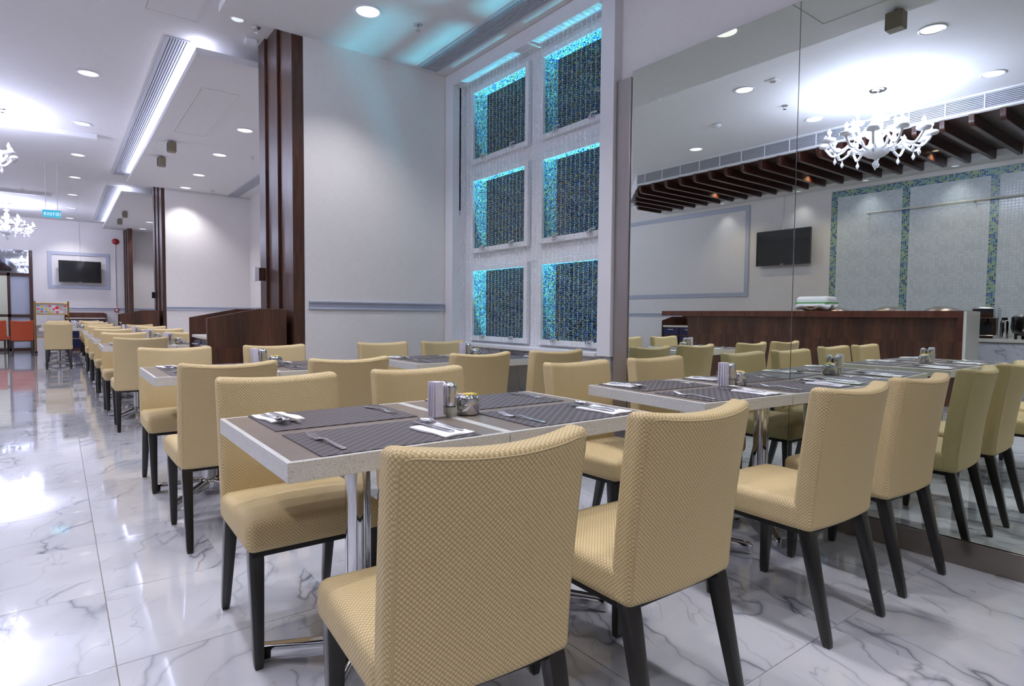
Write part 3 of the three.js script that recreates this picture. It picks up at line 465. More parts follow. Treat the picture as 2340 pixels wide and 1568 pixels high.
// ---------------------------------------------------------------- table ware (all lie along -z from the diner's side)
const WG = (() => {
  const mat = bx(-0.225, 0.225, 0, 0.0025, -0.155, 0.155); { const uv = mat.attributes.uv, p = mat.attributes.position; for (let i = 0; i < uv.count; i++) uv.setXY(i, p.getX(i) / 0.45 + 0.5, 0.5 - p.getZ(i) / 0.31); }
  const tine = (x) => sweep([[x * 0.7, 0.004, -0.062, 0.0017, 0.0012], [x, 0.003, -0.085, 0.0016, 0.0011], [x, 0.008, -0.108, 0.0013, 0.001], [x, 0.0125, -0.122, 0.0006, 0.0005]], 6);
  const fork = merge([sweep([[0, 0.003, 0.088, 0.004, 0.0014], [0, 0.003, 0.084, 0.0085, 0.0018], [0, 0.0035, 0.06, 0.0085, 0.0018], [0, 0.006, 0.02, 0.0055, 0.0017], [0, 0.010, -0.02, 0.0036, 0.0018], [0, 0.0075, -0.042, 0.0052, 0.0016], [0, 0.0045, -0.052, 0.010, 0.0013], [0, 0.0035, -0.064, 0.0115, 0.0011], [0, 0.003, -0.068, 0.0115, 0.0008]]), tine(-0.0098), tine(-0.0033), tine(0.0033), tine(0.0098)]);
  const bowl = new THREE.SphereGeometry(1, 24, 12, 0, Math.PI * 2, Math.PI / 2, Math.PI / 2); bowl.scale(0.0205, 0.0085, 0.032); bowl.translate(0, 0.011, -0.085);
  const bowlIn = bowl.clone(); bowlIn.scale(0.97, 1, 0.985); bowlIn.translate(0, 0.0008, -0.001);
  const spoon = merge([bowl, bowlIn, sweep([[0, 0.0035, 0.085, 0.003, 0.0014], [0, 0.0035, 0.081, 0.008, 0.0018], [0, 0.004, 0.05, 0.007, 0.0018], [0, 0.008, 0.0, 0.0038, 0.0019], [0, 0.012, -0.04, 0.003, 0.0019], [0, 0.0105, -0.054, 0.006, 0.0014], [0, 0.0095, -0.062, 0.010, 0.0008]])]);
  const knife = merge([sweep([[0, 0.0038, 0.10, 0.004, 0.002], [0, 0.0038, 0.096, 0.0085, 0.0032], [0, 0.0042, 0.06, 0.008, 0.0034], [0, 0.0042, 0.012, 0.0062, 0.003], [0, 0.0042, 0.004, 0.005, 0.0026], [0, 0.0042, -0.002, 0.0088, 0.001], [0.0006, 0.004, -0.05, 0.0098, 0.0008], [0.001, 0.004, -0.085, 0.0088, 0.0007], [0.002, 0.004, -0.102, 0.0055, 0.0006], [0.003, 0.004, -0.11, 0.001, 0.0005]])]);
  const nap = roundGrid(0.105, 0.004, 0.175, 0.0018, 10, 2); deform(nap, (v) => { v.y += 0.0022 + 0.0016 * (1 + Math.sin(v.x * 70 + v.z * 30)) * (v.y > 0 ? 1 : 0.15); v.x += 0.003 * Math.sin(v.z * 55); });
  return { mat, fork, spoon, knife, nap: finish(nap) };
})();
const wareSeat = { nl: 'near left', nr: 'near right', fl: 'far left', fr: 'far right' };
function setting(cx, cz, turn, where, fancy = true) {
  const c = Math.cos(turn), s = Math.sin(turn), at = (x, z, y) => [cx + x * c + z * s, y, cz - x * s + z * c], j = () => rr(-0.008, 0.008);
  single('placemat', WG.mat, M.mat, `grey zigzag-woven placemat at the ${where}`, 'placemat', at(0, 0, TH), turn, 'woven placemats');
  if (!fancy) return;
  const y = TH + 0.0026;
  single('fork', WG.fork, M.cutlery, `steel fork at the ${where}`, 'fork', at(-0.17 + j(), 0.03 + j(), y), turn + rad(rr(3, 13)), 'steel forks');
  single('napkin', WG.nap, M.napkin, `folded white paper napkin at the ${where}`, 'napkin', at(0.165 + j(), 0.055 + j(), y), turn + rad(rr(2, 9)), 'paper napkins');
  single('knife', WG.knife, M.cutlery, `steel knife on the napkin at the ${where}`, 'knife', at(0.148 + j() * 0.4, 0.02 + j(), y + 0.0052), turn + rad(rr(4, 12)), 'steel knives');
  single('spoon', WG.spoon, M.cutlery, `steel spoon on the napkin at the ${where}`, 'spoon', at(0.185 + j() * 0.4, 0.02 + j(), y + 0.0052), turn + rad(rr(0, 10)), 'steel spoons');
}
const KG = {
  holder: merge([bx(-0.024, 0.024, 0, 0.003, -0.024, 0.024), bx(-0.024, -0.022, 0.003, 0.075, -0.024, 0.024), bx(0.022, 0.024, 0.003, 0.075, -0.024, 0.024), bx(-0.022, 0.022, 0.003, 0.075, -0.024, -0.022), bx(-0.022, 0.022, 0.003, 0.075, 0.022, 0.024)]),
  sachet: rbx(-0.015, 0.015, 0.004, 0.118, -0.002, 0.002, 0.0015, 1),
  sGlass: lathe([[0, 0.001], [0.0185, 0.001], [0.02, 0.004], [0.02, 0.045], [0, 0.045]], 24), sSalt: lathe([[0, 0.003], [0.0175, 0.003], [0.0175, 0.034], [0, 0.034]], 20), sCap: lathe([[0.0215, 0.038], [0.0215, 0.09], [0.0205, 0.1], [0.016, 0.109], [0.008, 0.1135], [0, 0.1145]], 28),
  bowl: lathe([[0, 0], [0.032, 0], [0.038, 0.004], [0.0425, 0.02], [0.043, 0.04], [0.041, 0.055], [0.036, 0.064], [0.028, 0.067], [0.026, 0.065], [0.034, 0.06], [0.038, 0.05], [0.039, 0.03], [0.034, 0.01], [0, 0.008]], 40), packet: rbx(-0.003, 0.003, 0.012, 0.071, -0.02, 0.02, 0.001, 1),
};
let holder0, shaker0, sugar0;
function condiments(x, z, where) {
  const y = TH, T = rad(rr(-6, 6));
  const hl = `clear holder of white paper sachets on the ${where}`, s1 = `chrome-capped shaker beside the sachet holder on the ${where}`, s2 = `chrome-capped shaker behind its twin on the ${where}`, bl = `round chrome sugar bowl with paper packets on the ${where}`;
  const hp = [x - 0.055, y, z + 0.012], p1 = [x - 0.004, y, z + 0.02], p2 = [x - 0.006, y, z - 0.026], bp = [x + 0.068, y, z + 0.012];
  if (!holder0) {
    holder0 = thing('sachet_holder', hl, 'holder', hp, T, 'sachet holders'); mesh('cup', KG.holder, M.acrylic, holder0); for (let i = 0; i < 6; i++) { const q = mesh('sachet', KG.sachet, M.paper, holder0); q.position.set(i % 2 ? 0.004 : -0.004, 0, -0.016 + i * 0.0064); q.rotation.z = rad(rr(-2, 2)); }
    shaker0 = thing('shaker', s1, 'shaker', p1, 0, 'chrome-capped shakers'); mesh('glass_body', KG.sGlass, M.glass, shaker0); mesh('filling', KG.sSalt, M.salt, shaker0); mesh('cap', KG.sCap, M.chrome, shaker0);
    sugar0 = thing('sugar_bowl', bl, 'sugar bowl', bp, 0, 'chrome sugar bowls'); mesh('pot', KG.bowl, M.chrome, sugar0); for (let i = 0; i < 6; i++) { const q = mesh('packet', KG.packet, i % 3 ? M.yellow : M.pink, sugar0); q.position.x = -0.02 + i * 0.008; q.rotation.z = rad(rr(-4, 4)); }
  } else { copy(holder0, hl, hp, T); copy(shaker0, s1, p1); copy(sugar0, bl, bp); }
  copy(shaker0, s2, p2);
}
// ---------------------------------------------------------------- furnish
function fourTop(x, z, turn, desc, o = {}) { // x: left end, z: front edge
  const u = o.u ?? TW + 0.006, c = Math.cos(turn), s = Math.sin(turn), at = (lx, lz) => [x + lx * c + lz * s, z - lx * s + lz * c];
  const [ax, az] = at(u / 2, -TD / 2), [bx_, bz] = at(u * 1.5, -TD / 2);
  for (const [px, pz, side] of [[ax, az, 'left'], [bx_, bz, 'right']]) table(px, pz, `square pedestal table, ${side} half of the ${desc}`, turn).scale.x = (u - 0.004) / TW;
  const [kx, kz] = at(u + (o.kx ?? 0), -TD / 2 + 0.01); condiments(kx, kz, desc);
  if (o.ware !== false) for (const [lx, lz, tt, w] of [[u / 2 - 0.005, -0.165, 0, 'near left'], [u * 1.5 + 0.015, -0.165, 0, 'near right'], [u / 2 - 0.005, -TD + 0.165, Math.PI, 'far left'], [u * 1.5 + 0.015, -TD + 0.165, Math.PI, 'far right']]) { const [mx, mz] = at(lx, lz); setting(mx, mz, turn + tt, `${w} place, ${desc}`, o.fancy !== false); }
}
fourTop(0.40, -1.355, 0, 'nearest table');
chair(0.668, -1.14, -1, 'cream woven dining chair in the foreground centre, back to the camera', -4); chair(1.3, -1.16, -1, 'cream woven dining chair second from the left in the front row', -1);
chair(0.645, -2.06, 1, 'cream woven dining chair at the aisle corner of the nearest table, facing the camera', -1); chair(1.235, -2.06, 1, 'cream woven dining chair behind the condiments of the nearest table', 1);
fourTop(1.985, -1.375, rad(-4.6), 'mirror-side table', { u: 0.576 });
chair(2.185, -1.15, -1, 'cream woven dining chair third from the left in the front row', -2.5); chair(2.785, -1.145, -1, 'cream woven dining chair nearest the mirror in the front row', -2.5);
chair(2.09, -1.97, 1, 'cream woven dining chair on the far side of the mirror table, window end', 2); chair(2.69, -1.97, 1, 'cream woven dining chair on the far side of the mirror table, touching the mirror', 0);
fourTop(0.385, -3.54, 0, 'second-row aisle table');
chair(0.63, -3.40 + 0.16, -1, 'cream woven dining chair, back to the camera, left one of the second row', 1); chair(1.225, -3.24, -1, 'cream woven dining chair, back to the camera, between the two second-row tables', -1);
chair(0.615, -4.27, 1, 'cream woven dining chair on the far side of the second-row aisle table, left', 0); chair(1.25, -4.27, 1, 'cream woven dining chair in front of the walnut serving station', 0);
fourTop(1.93, -3.6, 0, 'second-row window table');
chair(2.05, -3.24, -1, 'cream woven dining chair, back to the camera, left one before the window', 1); chair(2.66, -3.22, -1, 'cream woven dining chair, back to the camera, nearest the window jamb', -2);
chair(2.12, -4.32, 1, 'cream woven dining chair below the pier wall, left one', 0); chair(2.69, -4.32, 1, 'cream woven dining chair below the pier wall, beside the window', 0);
[-6.9, -8.6, -10.3, -12.0].forEach((z, i) => {
  const r = ORD[i + 2];
  fourTop(0.33, z, 0, `${r}-row aisle table`, { fancy: i < 1, ware: i < 2 });
  chair(0.60, z + 0.28, -1, `cream woven dining chair, back to the camera, aisle seat of the ${r} row`); chair(1.22, z + 0.26, -1, `cream woven dining chair, back to the camera, inner seat of the ${r} row`);
  chair(0.58, z - 0.77, 1, `cream woven dining chair, facing the camera, aisle seat of the ${r} row`); chair(1.2, z - 0.77, 1, `cream woven dining chair, facing the camera, inner seat of the ${r} row`);
});
[-14.55, -16.3, -18.0].forEach((z, i) => {
  const r = ORD[i + 6];
  fourTop(-0.30, z, 0, `${r}-row table`, { ware: false });
  chair(0.0, z + 0.30, -1, `cream woven dining chair, back to the camera, aisle seat of the ${r} row`); chair(0.66, z + 0.28, -1, `cream woven dining chair, back to the camera, inner seat of the ${r} row`);
  chair(0.0, z - 0.78, 1, `cream woven dining chair, facing the camera, aisle seat of the ${r} row`); chair(0.64, z - 0.78, 1, `cream woven dining chair, facing the camera, inner seat of the ${r} row`);
});

// ================================================================ BAR SIDE (seen in the mirror)
{
  const zc0 = -6.95, zc1 = -2.44, xc = -2.4;
  const b = thing('bar_counter', 'long dark walnut bar counter with framed top, reflected in the mirror', 'bar counter', [xc, 0, 0]);
  mesh('front_panel', bx(-0.08, -0.05, 0, 1.1, zc0 + 0.55, zc1 - 0.05), M.wood, b); mesh('top_rail', rbx(-0.5, 0, 1.095, 1.18, zc0, zc1, 0.003), M.woodRed, b); mesh('end_post', rbx(-0.08, 0, 0, 1.095, zc1 - 0.06, zc1, 0.003), M.woodRed, b);
  mesh('back_board', bx(-0.5, -0.47, 0, 1.1, zc0 + 0.55, zc1), M.wood, b); mesh('end_panel', bx(-0.5, 0, 0, 1.175, zc1, zc1 + 0.03), M.counterTop, b); mesh('far_end_panel', bx(-0.5, -0.05, 0, 1.1, zc0 + 0.53, zc0 + 0.55), M.wood, b);
  const k = thing('back_counter', 'marble-fronted back counter with pale stone top, reflected at the right edge', 'counter', [-3.62, 0, 0]);
  mesh('worktop', rbx(-0.67, 0.02, 0.775, 0.82, -6.6, 0.6, 0.004), M.counterTop, k);
  mesh('carcass', bx(-0.66, -0.04, 0, 0.775, -6.58, 0.58), M.white, k);
  for (let i = 0; i < 9; i++) { const d = mesh('door', (() => { const g = rbx(-0.035, -0.01, 0.06, 0.765, -6.55 + i * 0.79, -6.55 + i * 0.79 + 0.78, 0.002); const uv = g.attributes.uv; for (let q = 0; q < uv.count; q++) uv.setXY(q, uv.getX(q) / 2.4 + i * 0.37, uv.getY(q) / 2.4 + i * 0.21); return g; })(), M.marbleWall, k); mesh('knob', (() => { const g = new THREE.SphereGeometry(0.012, 12, 8); g.translate(-0.002, 0.71, -6.55 + i * 0.79 + 0.68); return g; })(), M.black, d); }
  // tiled wall panel and mosaic bands
  const tw = thing('tiled_wall_panel', 'white glazed tile wall with blue-green mosaic bands behind the bar', 'tile panel', [XL, 0, 0]);
  mesh('white_tiles', bx(0.001, 0.008, 0.82, 3.22, -4.91, 0.6), M.whiteTile, tw);
  const mos = (y0, y1, z0, z1, vert) => { const g = bx(0.001, 0.010, y0, y1, z0, z1); const uv = g.attributes.uv; for (let q = 0; q < uv.count; q++) { const a = uv.getX(q), c = uv.getY(q); if (vert) uv.setXY(q, (a - z0) / 0.208, c / 0.832); else uv.setXY(q, c / 0.208 + 0.3, a / 0.832); } return g; };
  mesh('mosaic_band', mos(3.11, 3.22, -4.91, 0.6, false), M.mosaic, tw); for (const z of [-4.91, -3.83, -2.72, -1.62, -0.52]) mesh('mosaic_band', mos(0.82, 3.11, z, z + 0.104, true), M.mosaic, tw);
  const pp = thing('wall_pipe', 'thin pale pipe running along the tiled wall', 'pipe', [XL + 0.09, 2.78, 0]); mesh('pipe', (() => { const g = new THREE.CylinderGeometry(0.012, 0.012, 4.4, 10); g.rotateX(Math.PI / 2); g.translate(0, 0, -2.12); return g; })(), M.counterTop, pp); for (const z of [-4.3, -2.9, -1.5, 0]) mesh('bracket', bx(-0.09, 0.01, -0.01, 0.01, z - 0.01, z + 0.01), M.counterTop, pp);
}
{ // slatted canopy and bulkhead grille
  const xg = -1.97, xb = -3.93;
  struct('ceiling_bulkhead', (() => { const sh = new THREE.Shape(); sh.moveTo(xg - 0.02, -ZB); sh.lineTo(xg - 0.02, 7.22); sh.lineTo(-3.0, 8.3); sh.lineTo(XL, 8.45); sh.lineTo(XL, -ZB); sh.closePath(); const g = new THREE.ExtrudeGeometry(sh, { depth: HM - 3.385, bevelEnabled: false }); g.rotateX(-Math.PI / 2); g.translate(0, 3.385, 0); return uvBox(g); })(), M.ceil, 'white bulkhead above the bar carrying grille and wooden slats', 'ceiling');
  struct('ceiling_bar_edge', bx(XL, xb - 0.01, 3.29, 3.385, -8.4, ZB), M.ceil, 'white ceiling strip between slats and the wall behind the bar', 'ceiling');
  const gr = thing('bulkhead_grille', 'long white louvred air grille above the wooden slats, reflected', 'air grille', [xg, 0, 0]);
  const z0 = -7.22, z1 = 1.2; mesh('backing', bx(-0.018, -0.014, 3.40, 3.585, z0, z1), M.ventDark, gr);
  mesh('grille_frame', merge([rbx(-0.02, 0.012, 3.572, 3.598, z0, z1, 0.003), rbx(-0.02, 0.012, 3.388, 3.415, z0, z1, 0.003), bx(-0.018, 0.01, 3.415, 3.575, z0, z0 + 0.02)]), M.white, gr);
  const bg = bx(-0.008, 0.006, -0.0055, 0.0055, z0 + 0.01, z1); for (let i = 0; i < 8; i++) mesh('louvre', bg, M.vent, gr).position.y = 3.426 + i * 0.0195;
  const dg = bx(-0.006, 0.009, 3.412, 3.575, -0.006, 0.006); for (let z = z0 + 0.2; z < z1; z += 0.37) mesh('divider', dg, M.white, gr).position.z = z;
  const cp = thing('slatted_canopy', 'row of dark walnut ceiling slats over the bar, reflected in the mirror', 'ceiling slats', [0, 0, 0]);
  const slat = (xf) => { const sh = new THREE.Shape(), R = 0.07; sh.moveTo(xb, 3.26); sh.lineTo(xf - R, 3.26); sh.quadraticCurveTo(xf, 3.26, xf, 3.26 + R); sh.lineTo(xf, 3.378); sh.lineTo(xb, 3.378); sh.closePath(); const g = new THREE.ExtrudeGeometry(sh, { depth: 0.05, bevelEnabled: true, bevelSize: 0.003, bevelThickness: 0.003, bevelSegments: 1, curveSegments: 8 }); g.translate(0, 0, -0.025); return uvBox(g); };
  mesh('backing_board', (() => { const sh = new THREE.Shape(); sh.moveTo(xg - 0.03, -ZB); sh.lineTo(xg - 0.03, 7.2); sh.lineTo(-3.0, 8.28); sh.lineTo(xb, 8.38); sh.lineTo(xb, -ZB); sh.closePath(); const g = new THREE.ExtrudeGeometry(sh, { depth: 0.004, bevelEnabled: false }); g.rotateX(-Math.PI / 2); g.translate(0, 3.3805, 0); return uvBox(g); })(), M.slat, cp);
  const fr = [-3.21, -2.81, -2.48, -2.21], full = slat(xg); for (let k = 0; k < 34; k++) mesh('slat', k < 4 ? slat(fr[k]) : full, M.slat, cp).position.z = -8.27 + 0.283 * k;
  const wl = (x, z, lab) => { const o = thing('canopy_spotlight', lab, 'spotlight', [x, 3.3800, z]); mesh('bezel', downGeo.ring, M.white, o).scale.set(0.45, 1, 0.45); const l = mesh('lens', downGeo.lens, M.warm, o); l.scale.set(0.45, 1, 0.45); l.position.y = -0.003; spot(o, 0, -0.012, 0, 0.7, new THREE.Color(1, 0.78, 0.5), rad(66), 0.3); };
  [[-3.35, -6.50], [-3.35, -4.80], [-3.35, -3.10], [-3.35, -1.41]].forEach(([x, z], i) => wl(x, z, `warm spotlight between canopy slats, ${ORD[i]} from reflected left`));
  [[-4.1, -6.9], [-4.1, -5.4], [-4.1, -4.3], [-4.1, -3.1], [-4.1, -2.0], [-4.1, -0.8]].forEach(([x, z], i) => downlight(x, 3.29, z, `small downlight over the bar back wall, ${ORD[i]} from reflected left`, 0.2, 'small accent downlights', 0.5, M.lensDim, 50));
}
function tvSet(name, label, pos, turn, w, h) {
  const t = thing(name, label, 'television', pos, turn); mesh('bezel', frameGeo(w, h, 0.03, 0.05, 0.004), M.tvFrame, t); mesh('screen', bx(-w / 2 + 0.028, w / 2 - 0.028, -h / 2 + 0.028, h / 2 - 0.028, -0.02, 0.016), M.tv, t); mesh('rear_shell', rbx(-w / 2 + 0.04, w / 2 - 0.04, -h / 2 + 0.04, h / 2 - 0.04, -0.06, -0.015, 0.01), M.black, t); mesh('bracket', bx(-0.15, 0.15, -0.12, 0.12, -0.1, -0.05), M.black, t); mesh('logo', bx(-0.03, 0.03, -h / 2 + 0.012, -h / 2 + 0.02, 0.024, 0.0262), M.cutlery, t); return t;
}
tvSet('television', 'black flat television on the wall behind the bar, reflected', [XL + 0.10, 2.345, -5.70], Math.PI / 2, 1.01, 0.635);
tvSet('television', 'black flat television inside a grey moulding on the far wall', [0.525, 2.19, ZF + 0.13], 0, 0.97, 0.60);
single('cable_cover', rbx(XL, XL + 0.015, 2.66, 3.28, -5.78, -5.75, 0.003), M.wall, 'thin white cable cover above the reflected television', 'cable cover');
single('cable_cover', rbx(0.50, 0.53, 2.49, HM, ZF, ZF + 0.015, 0.003), M.wall, 'thin white cable cover above the far television', 'cable cover');
{ // wall panel mouldings
  const f1 = struct('trim_6', frameGeo(1.42, 1.02, 0.09, 0.02, 0.005), M.rail, 'grey moulding frame around the far television', 'moulding'); f1.position.set(0.51, 2.23, ZF + 0.009);
  const f2 = struct('trim_7', frameGeo(4.6, 1.74, 0.085, 0.024, 0.006), M.rail, 'grey moulding frame on the wall left of the bar television, reflected', 'moulding'); f2.rotation.y = Math.PI / 2; f2.position.set(XL + 0.011, 2.345, -8.72);
}
{ // appliances on the back counter
  const y = 0.82;
  const cm = thing('coffee_machine', 'polished steel coffee machine at the end of the bar, reflected', 'coffee machine', [-3.72, y, -2.56]);
  mesh('body', merge([rbx(-0.2, -0.05, 0, 0.42, -0.14, 0.12, 0.02), rbx(-0.05, 0.1, 0.27, 0.42, -0.14, 0.12, 0.02), rbx(-0.05, 0.12, 0, 0.05, -0.14, 0.12, 0.01)]), M.chrome, cm); mesh('dispensing_bay', bx(-0.05, 0.0, 0.07, 0.22, -0.10, 0.06), M.black, cm); mesh('control_strip', bx(0.099, 0.104, 0.35, 0.40, -0.12, 0.1), M.black, cm); mesh('tap', cyl(0.06, 0.2, 0.28, -0.02, 0.012, 12), M.black, cm);
  const jg = thing('coffee_flask', 'slim dark flask beside the coffee machine, reflected', 'flask', [-3.72, y, -2.36]); mesh('body', lathe([[0, 0], [0.045, 0], [0.045, 0.22], [0.035, 0.25], [0, 0.25]], 24), M.chrome, jg); mesh('lid', cyl(0, 0.25, 0.285, 0, 0.033, 20), M.black, jg); mesh('handle', tube([[0.04, 0.22, 0], [0.085, 0.2, 0], [0.085, 0.1, 0], [0.04, 0.08, 0]], 0.009, 14, 8), M.black, jg);
  const kt = thing('soup_kettle', 'round black soup kettle on short legs at the right edge, reflected', 'soup kettle', [-3.75, y, -2.13]); mesh('body', lathe([[0, 0.045], [0.11, 0.05], [0.155, 0.09], [0.17, 0.15], [0.165, 0.29], [0.16, 0.30], [0, 0.30]], 36), M.tvFrame, kt); mesh('lid', lathe([[0.155, 0.30], [0.12, 0.33], [0.03, 0.35], [0.02, 0.38], [0, 0.38]], 28), M.chrome, kt); for (const a of [0.5, 2.1, 3.7, 5.3]) mesh('leg', cyl(Math.cos(a) * 0.12, 0, 0.07, Math.sin(a) * 0.12, 0.016, 10), M.black, kt); mesh('dial', (() => { const g = new THREE.CylinderGeometry(0.022, 0.022, 0.02, 20); g.rotateZ(Math.PI / 2); g.translate(0.165, 0.12, 0.01); return g; })(), M.cutlery, kt);
  const dish = (z, lab, n) => { const d = thing('chafing_dish', lab, 'chafing dish', [-3.7, y, z], 0, 'steel chafing dishes'); mesh('pan', rbx(-0.2, 0.2, 0.14, 0.24, -0.3, 0.3, 0.03), M.chrome, d); const g = new THREE.SphereGeometry(1, 32, 12, 0, Math.PI * 2, 0, Math.PI / 2); g.scale(0.21, 0.2, 0.31); g.translate(0, 0.24, 0); mesh('roll_lid', g, M.steel, d); for (const [a, b] of [[-1, -1], [1, -1], [-1, 1], [1, 1]]) mesh('leg', cyl(a * 0.16, 0, 0.16, b * 0.25, 0.012, 10), M.chrome, d); mesh('handle', tube([[0.2, 0.33, -0.08], [0.25, 0.33, -0.07], [0.25, 0.33, 0.07], [0.2, 0.33, 0.08]], 0.01, 14, 8), M.chrome, d); };
  dish(-4.55, 'steel roll-top chafing dish behind the bar, first from the cloth-covered basket'); dish(-3.75, 'steel roll-top chafing dish behind the bar, middle one of three'); dish(-3.06, 'steel roll-top chafing dish behind the bar, next to the coffee machine');
  const bk = thing('bread_basket', 'basket on the bar covered with a white cloth striped green, reflected', 'basket', [-2.68, 1.18, -4.33]); mesh('basket', lathe([[0, 0], [0.15, 0], [0.19, 0.06], [0.2, 0.07], [0, 0.07]], 28), M.basket, bk);
  const cg = roundGrid(0.34, 0.19, 0.46, 0.05, 8); deform(cg, (v) => { const low = v.y < -0.03; v.y += 0.118 + (low ? 0.022 * Math.sin(v.x * 34) * Math.cos(v.z * 27) : 0); if (low) { v.z *= 1.1; v.x *= 1.06; } }); mesh('cloth', finish(cg), M.cloth, bk); mesh('green_stripe', (() => { const g = roundGrid(0.352, 0.022, 0.474, 0.01, 6); deform(g, (v) => { v.y += 0.12; }); return finish(g); })(), M.green, bk);
  const dc = thing('drawer_cabinet', 'walnut cabinet with navy drawers past the bar end, reflected', 'cabinet', [-3.6, 0, -7.45]); mesh('carcass', bx(-0.66, 0, 0, 0.87, -0.42, 0.42), M.wood, dc); mesh('worktop', rbx(-0.66, 0.01, 0.87, 0.9, -0.42, 0.42, 0.003), M.counterTop, dc); mesh('back_panel', bx(-0.68, -0.66, 0, 1.1, -0.45, 0.45), M.wood, dc);
  for (const s of [-0.44, 0.42]) mesh('side_panel', (() => { const sh = new THREE.Shape(); sh.moveTo(-0.66, 0); sh.lineTo(0.02, 0); sh.lineTo(0.02, 1.0); sh.lineTo(-0.3, 1.08); sh.lineTo(-0.66, 1.08); sh.closePath(); const g = new THREE.ExtrudeGeometry(sh, { depth: 0.02, bevelEnabled: false }); g.translate(0, 0, s); return uvBox(g); })(), M.wood, dc);
  for (const [y0, y1] of [[0.72, 0.85], [0.55, 0.69], [0.38, 0.52], [0.1, 0.35]]) for (const [a, b] of [[-0.4, -0.02], [0.02, 0.4]]) { const d = mesh('drawer', rbx(0, 0.016, y0, y1, a, b, 0.002), M.navy, dc); mesh('handle', rbx(0.02, 0.035, y1 - 0.035, y1 - 0.022, (a + b) / 2 - 0.07, (a + b) / 2 + 0.07, 0.003), M.cutlery, d); }
}

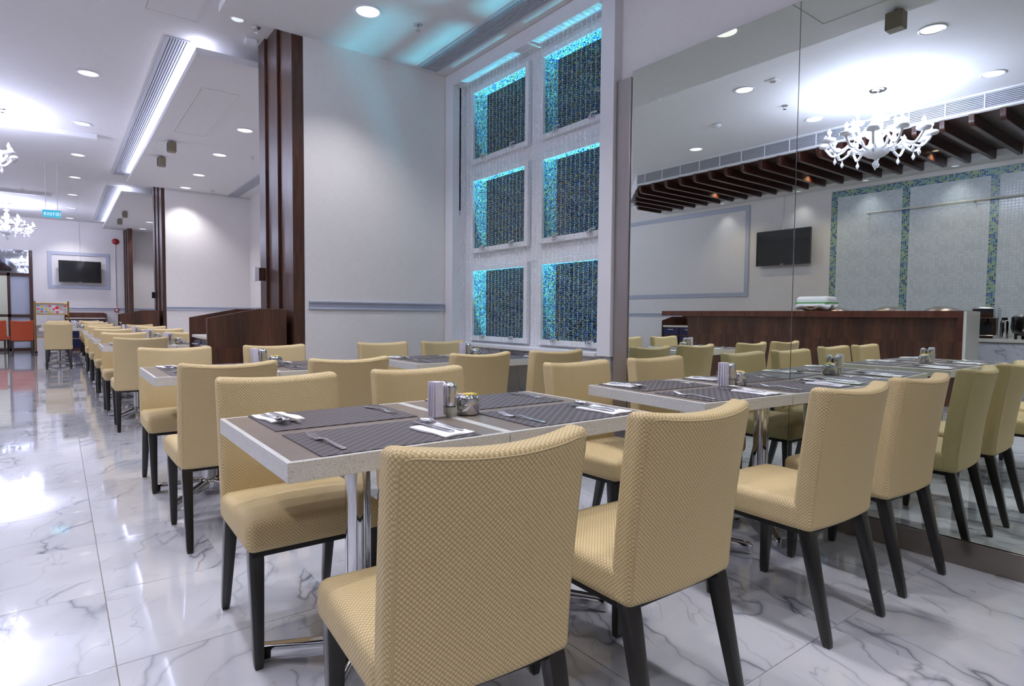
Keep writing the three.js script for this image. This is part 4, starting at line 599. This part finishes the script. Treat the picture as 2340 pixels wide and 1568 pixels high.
// ================================================================ FAR END
{
  const dr = structGroup('door_1', 'brown framed glass partition with a frosted panel at the far left', 'glass partition');
  mesh('frame', merge([bx(-0.60, -0.52, 0, 2.72, ZF - 0.12, ZF + 0.02), bx(-1.06, -1.0, 0, 2.1, ZF - 0.1, ZF), bx(-4.2, -0.55, 2.02, 2.1, ZF - 0.1, ZF), bx(-4.2, -0.55, 0.92, 0.99, ZF - 0.1, ZF), bx(-2.0, -1.94, 0, 2.1, ZF - 0.1, ZF), bx(-4.2, -0.55, 0, 0.08, ZF - 0.1, ZF)]), M.brownFrame, dr);
  mesh('frosted_pane', bx(-1.0, -0.6, 0.99, 2.02, ZF - 0.06, ZF - 0.05), M.frosted, dr); mesh('frosted_pane', bx(-1.0, -0.6, 0.08, 0.92, ZF - 0.06, ZF - 0.05), M.frosted, dr); mesh('clear_pane', bx(-1.94, -1.06, 0.08, 2.02, ZF - 0.052, ZF - 0.05), M.glass, dr);
  mesh('mirror_transom', bx(-4.2, -0.60, 2.1, 2.72, ZF - 0.08, ZF - 0.02), S({ color: 0xc8ccd0, metalness: 1, roughness: 0.02 }), dr);
  downlight(-1.5, HM, ZF - 1.3, 'round downlight in the foyer behind the glass partition', 6);
  const bell = thing('fire_alarm_bell', 'round red fire alarm bell high on the far wall', 'alarm bell', [1.37, 3.11, ZF]); mesh('dome', (() => { const g = lathe([[0, 0.07], [0.04, 0.066], [0.075, 0.05], [0.085, 0.03], [0.085, 0.022], [0, 0.022]], 32); g.rotateX(Math.PI / 2); return g; })(), M.red, bell); mesh('back_box', rbx(-0.04, 0.04, -0.04, 0.04, 0, 0.025, 0.004), M.red, bell);
  single('alarm_conduit', (() => { const g = new THREE.CylinderGeometry(0.012, 0.012, 1.85, 10); g.translate(1.36, 2.1, ZF + 0.013); return g; })(), M.wall, 'white conduit running down from the alarm bell', 'conduit');
  const cp = thing('alarm_call_point', 'small square red fire call point on the far wall', 'call point', [1.36, 1.13, ZF]); mesh('box', rbx(-0.05, 0.05, -0.05, 0.05, 0, 0.045, 0.005), M.red, cp); mesh('glass', rbx(-0.03, 0.03, -0.03, 0.03, 0.045, 0.049, 0.002), M.white, cp);
  const sb = thing('sideboard', 'low walnut sideboard with navy drawers under the far television', 'sideboard', [0.62, 0, ZF + 0.035]); mesh('carcass', bx(-0.46, 0.46, 0, 0.88, 0.01, 0.5), M.wood, sb); mesh('worktop', rbx(-0.45, 0.45, 0.88, 0.905, 0.02, 0.51, 0.003), M.counterTop, sb); mesh('back_panel', bx(-0.45, 0.45, 0.9, 1.05, 0.0, 0.025), M.woodRed, sb); for (const s of [-1, 1]) mesh('side_panel', bx(s * 0.45, s * 0.475, 0, 1.03, 0, 0.52), M.wood, sb);
  for (const [y0, y1] of [[0.7, 0.85], [0.4, 0.67], [0.08, 0.37]]) for (const [a, b] of [[-0.43, -0.02], [0.02, 0.43]]) { const d = mesh('drawer', rbx(a, b, y0, y1, 0.5, 0.516, 0.002), M.navy, sb); mesh('handle', rbx((a + b) / 2 - 0.09, (a + b) / 2 + 0.09, y1 - 0.04, y1 - 0.025, 0.52, 0.535, 0.003), M.cutlery, d); }
  const ex = thing('exit_sign', 'glowing turquoise hanging EXIT sign over the aisle', 'exit sign', [-0.045, 2.745, -13.0]); mesh('casing', rbx(-0.13, 0.13, -0.065, 0.065, -0.022, 0.02, 0.006), M.white, ex); const fg = new THREE.PlaneGeometry(0.25, 0.12); fg.translate(0, 0, 0.0212); mesh('sign_face', fg, M.exit, ex); for (const x of [-0.08, 0.08]) mesh('rod', cyl(x, 0.06, HM - 2.745, 0, 0.004, 8), M.white, ex);
  const exl = new THREE.RectAreaLight(new THREE.Color(0.3, 0.85, 1), 0.08, 0.25, 0.12); exl.position.set(0, 0, 0.024); exl.rotation.y = Math.PI; ex.add(exl);
  // magazine trolley
  const mt = thing('magazine_stand', 'gold-framed magazine stand by the far wall', 'magazine stand', [-0.12, 0, -19.4]);
  for (const x of [-0.34, 0.34]) { mesh('post', cyl(x, 0.06, 1.34, 0.0, 0.018, 12), M.gold, mt); mesh('caster', (() => { const g = new THREE.SphereGeometry(0.035, 14, 10); g.translate(x, 0.035, 0); return g; })(), M.black, mt); }
  for (const y of [1.28, 1.0, 0.72, 0.42]) mesh('rail', (() => { const g = new THREE.CylinderGeometry(0.012, 0.012, 0.68, 10); g.rotateZ(Math.PI / 2); g.translate(0, y, 0); return g; })(), M.gold, mt);
  mesh('display_board', bx(-0.33, 0.33, 1.0, 1.27, -0.03, -0.02), M.white, mt); for (let i = 0; i < 4; i++) mesh('magazine', (() => { const g = new THREE.PlaneGeometry(0.14, 0.21); const uv = g.attributes.uv; for (let k = 0; k < 4; k++) uv.setX(k, (uv.getX(k) + i) / 4); g.rotateX(-0.06); g.translate(-0.235 + i * 0.157, 1.13, -0.012); return g; })(), M.mags, mt); mesh('shelf', rbx(-0.33, 0.33, 0.72, 0.74, -0.16, 0.1, 0.004), M.counterTop, mt); mesh('lower_board', bx(-0.33, 0.33, 0.40, 0.70, -0.1, -0.09), M.white, mt);
  // orange chairs
  const oc = makeChair('orange_chair', 'orange upholstered chair by the glass partition, right one', [-0.70, 0, -18.7], 0.05, 'orange chairs', M.orange);
  copy(oc, 'orange upholstered chair at the left edge by the glass partition', [-1.2, 0, -19.3], -0.1, 'orange chairs');
}
renderer.render(scene, camera);
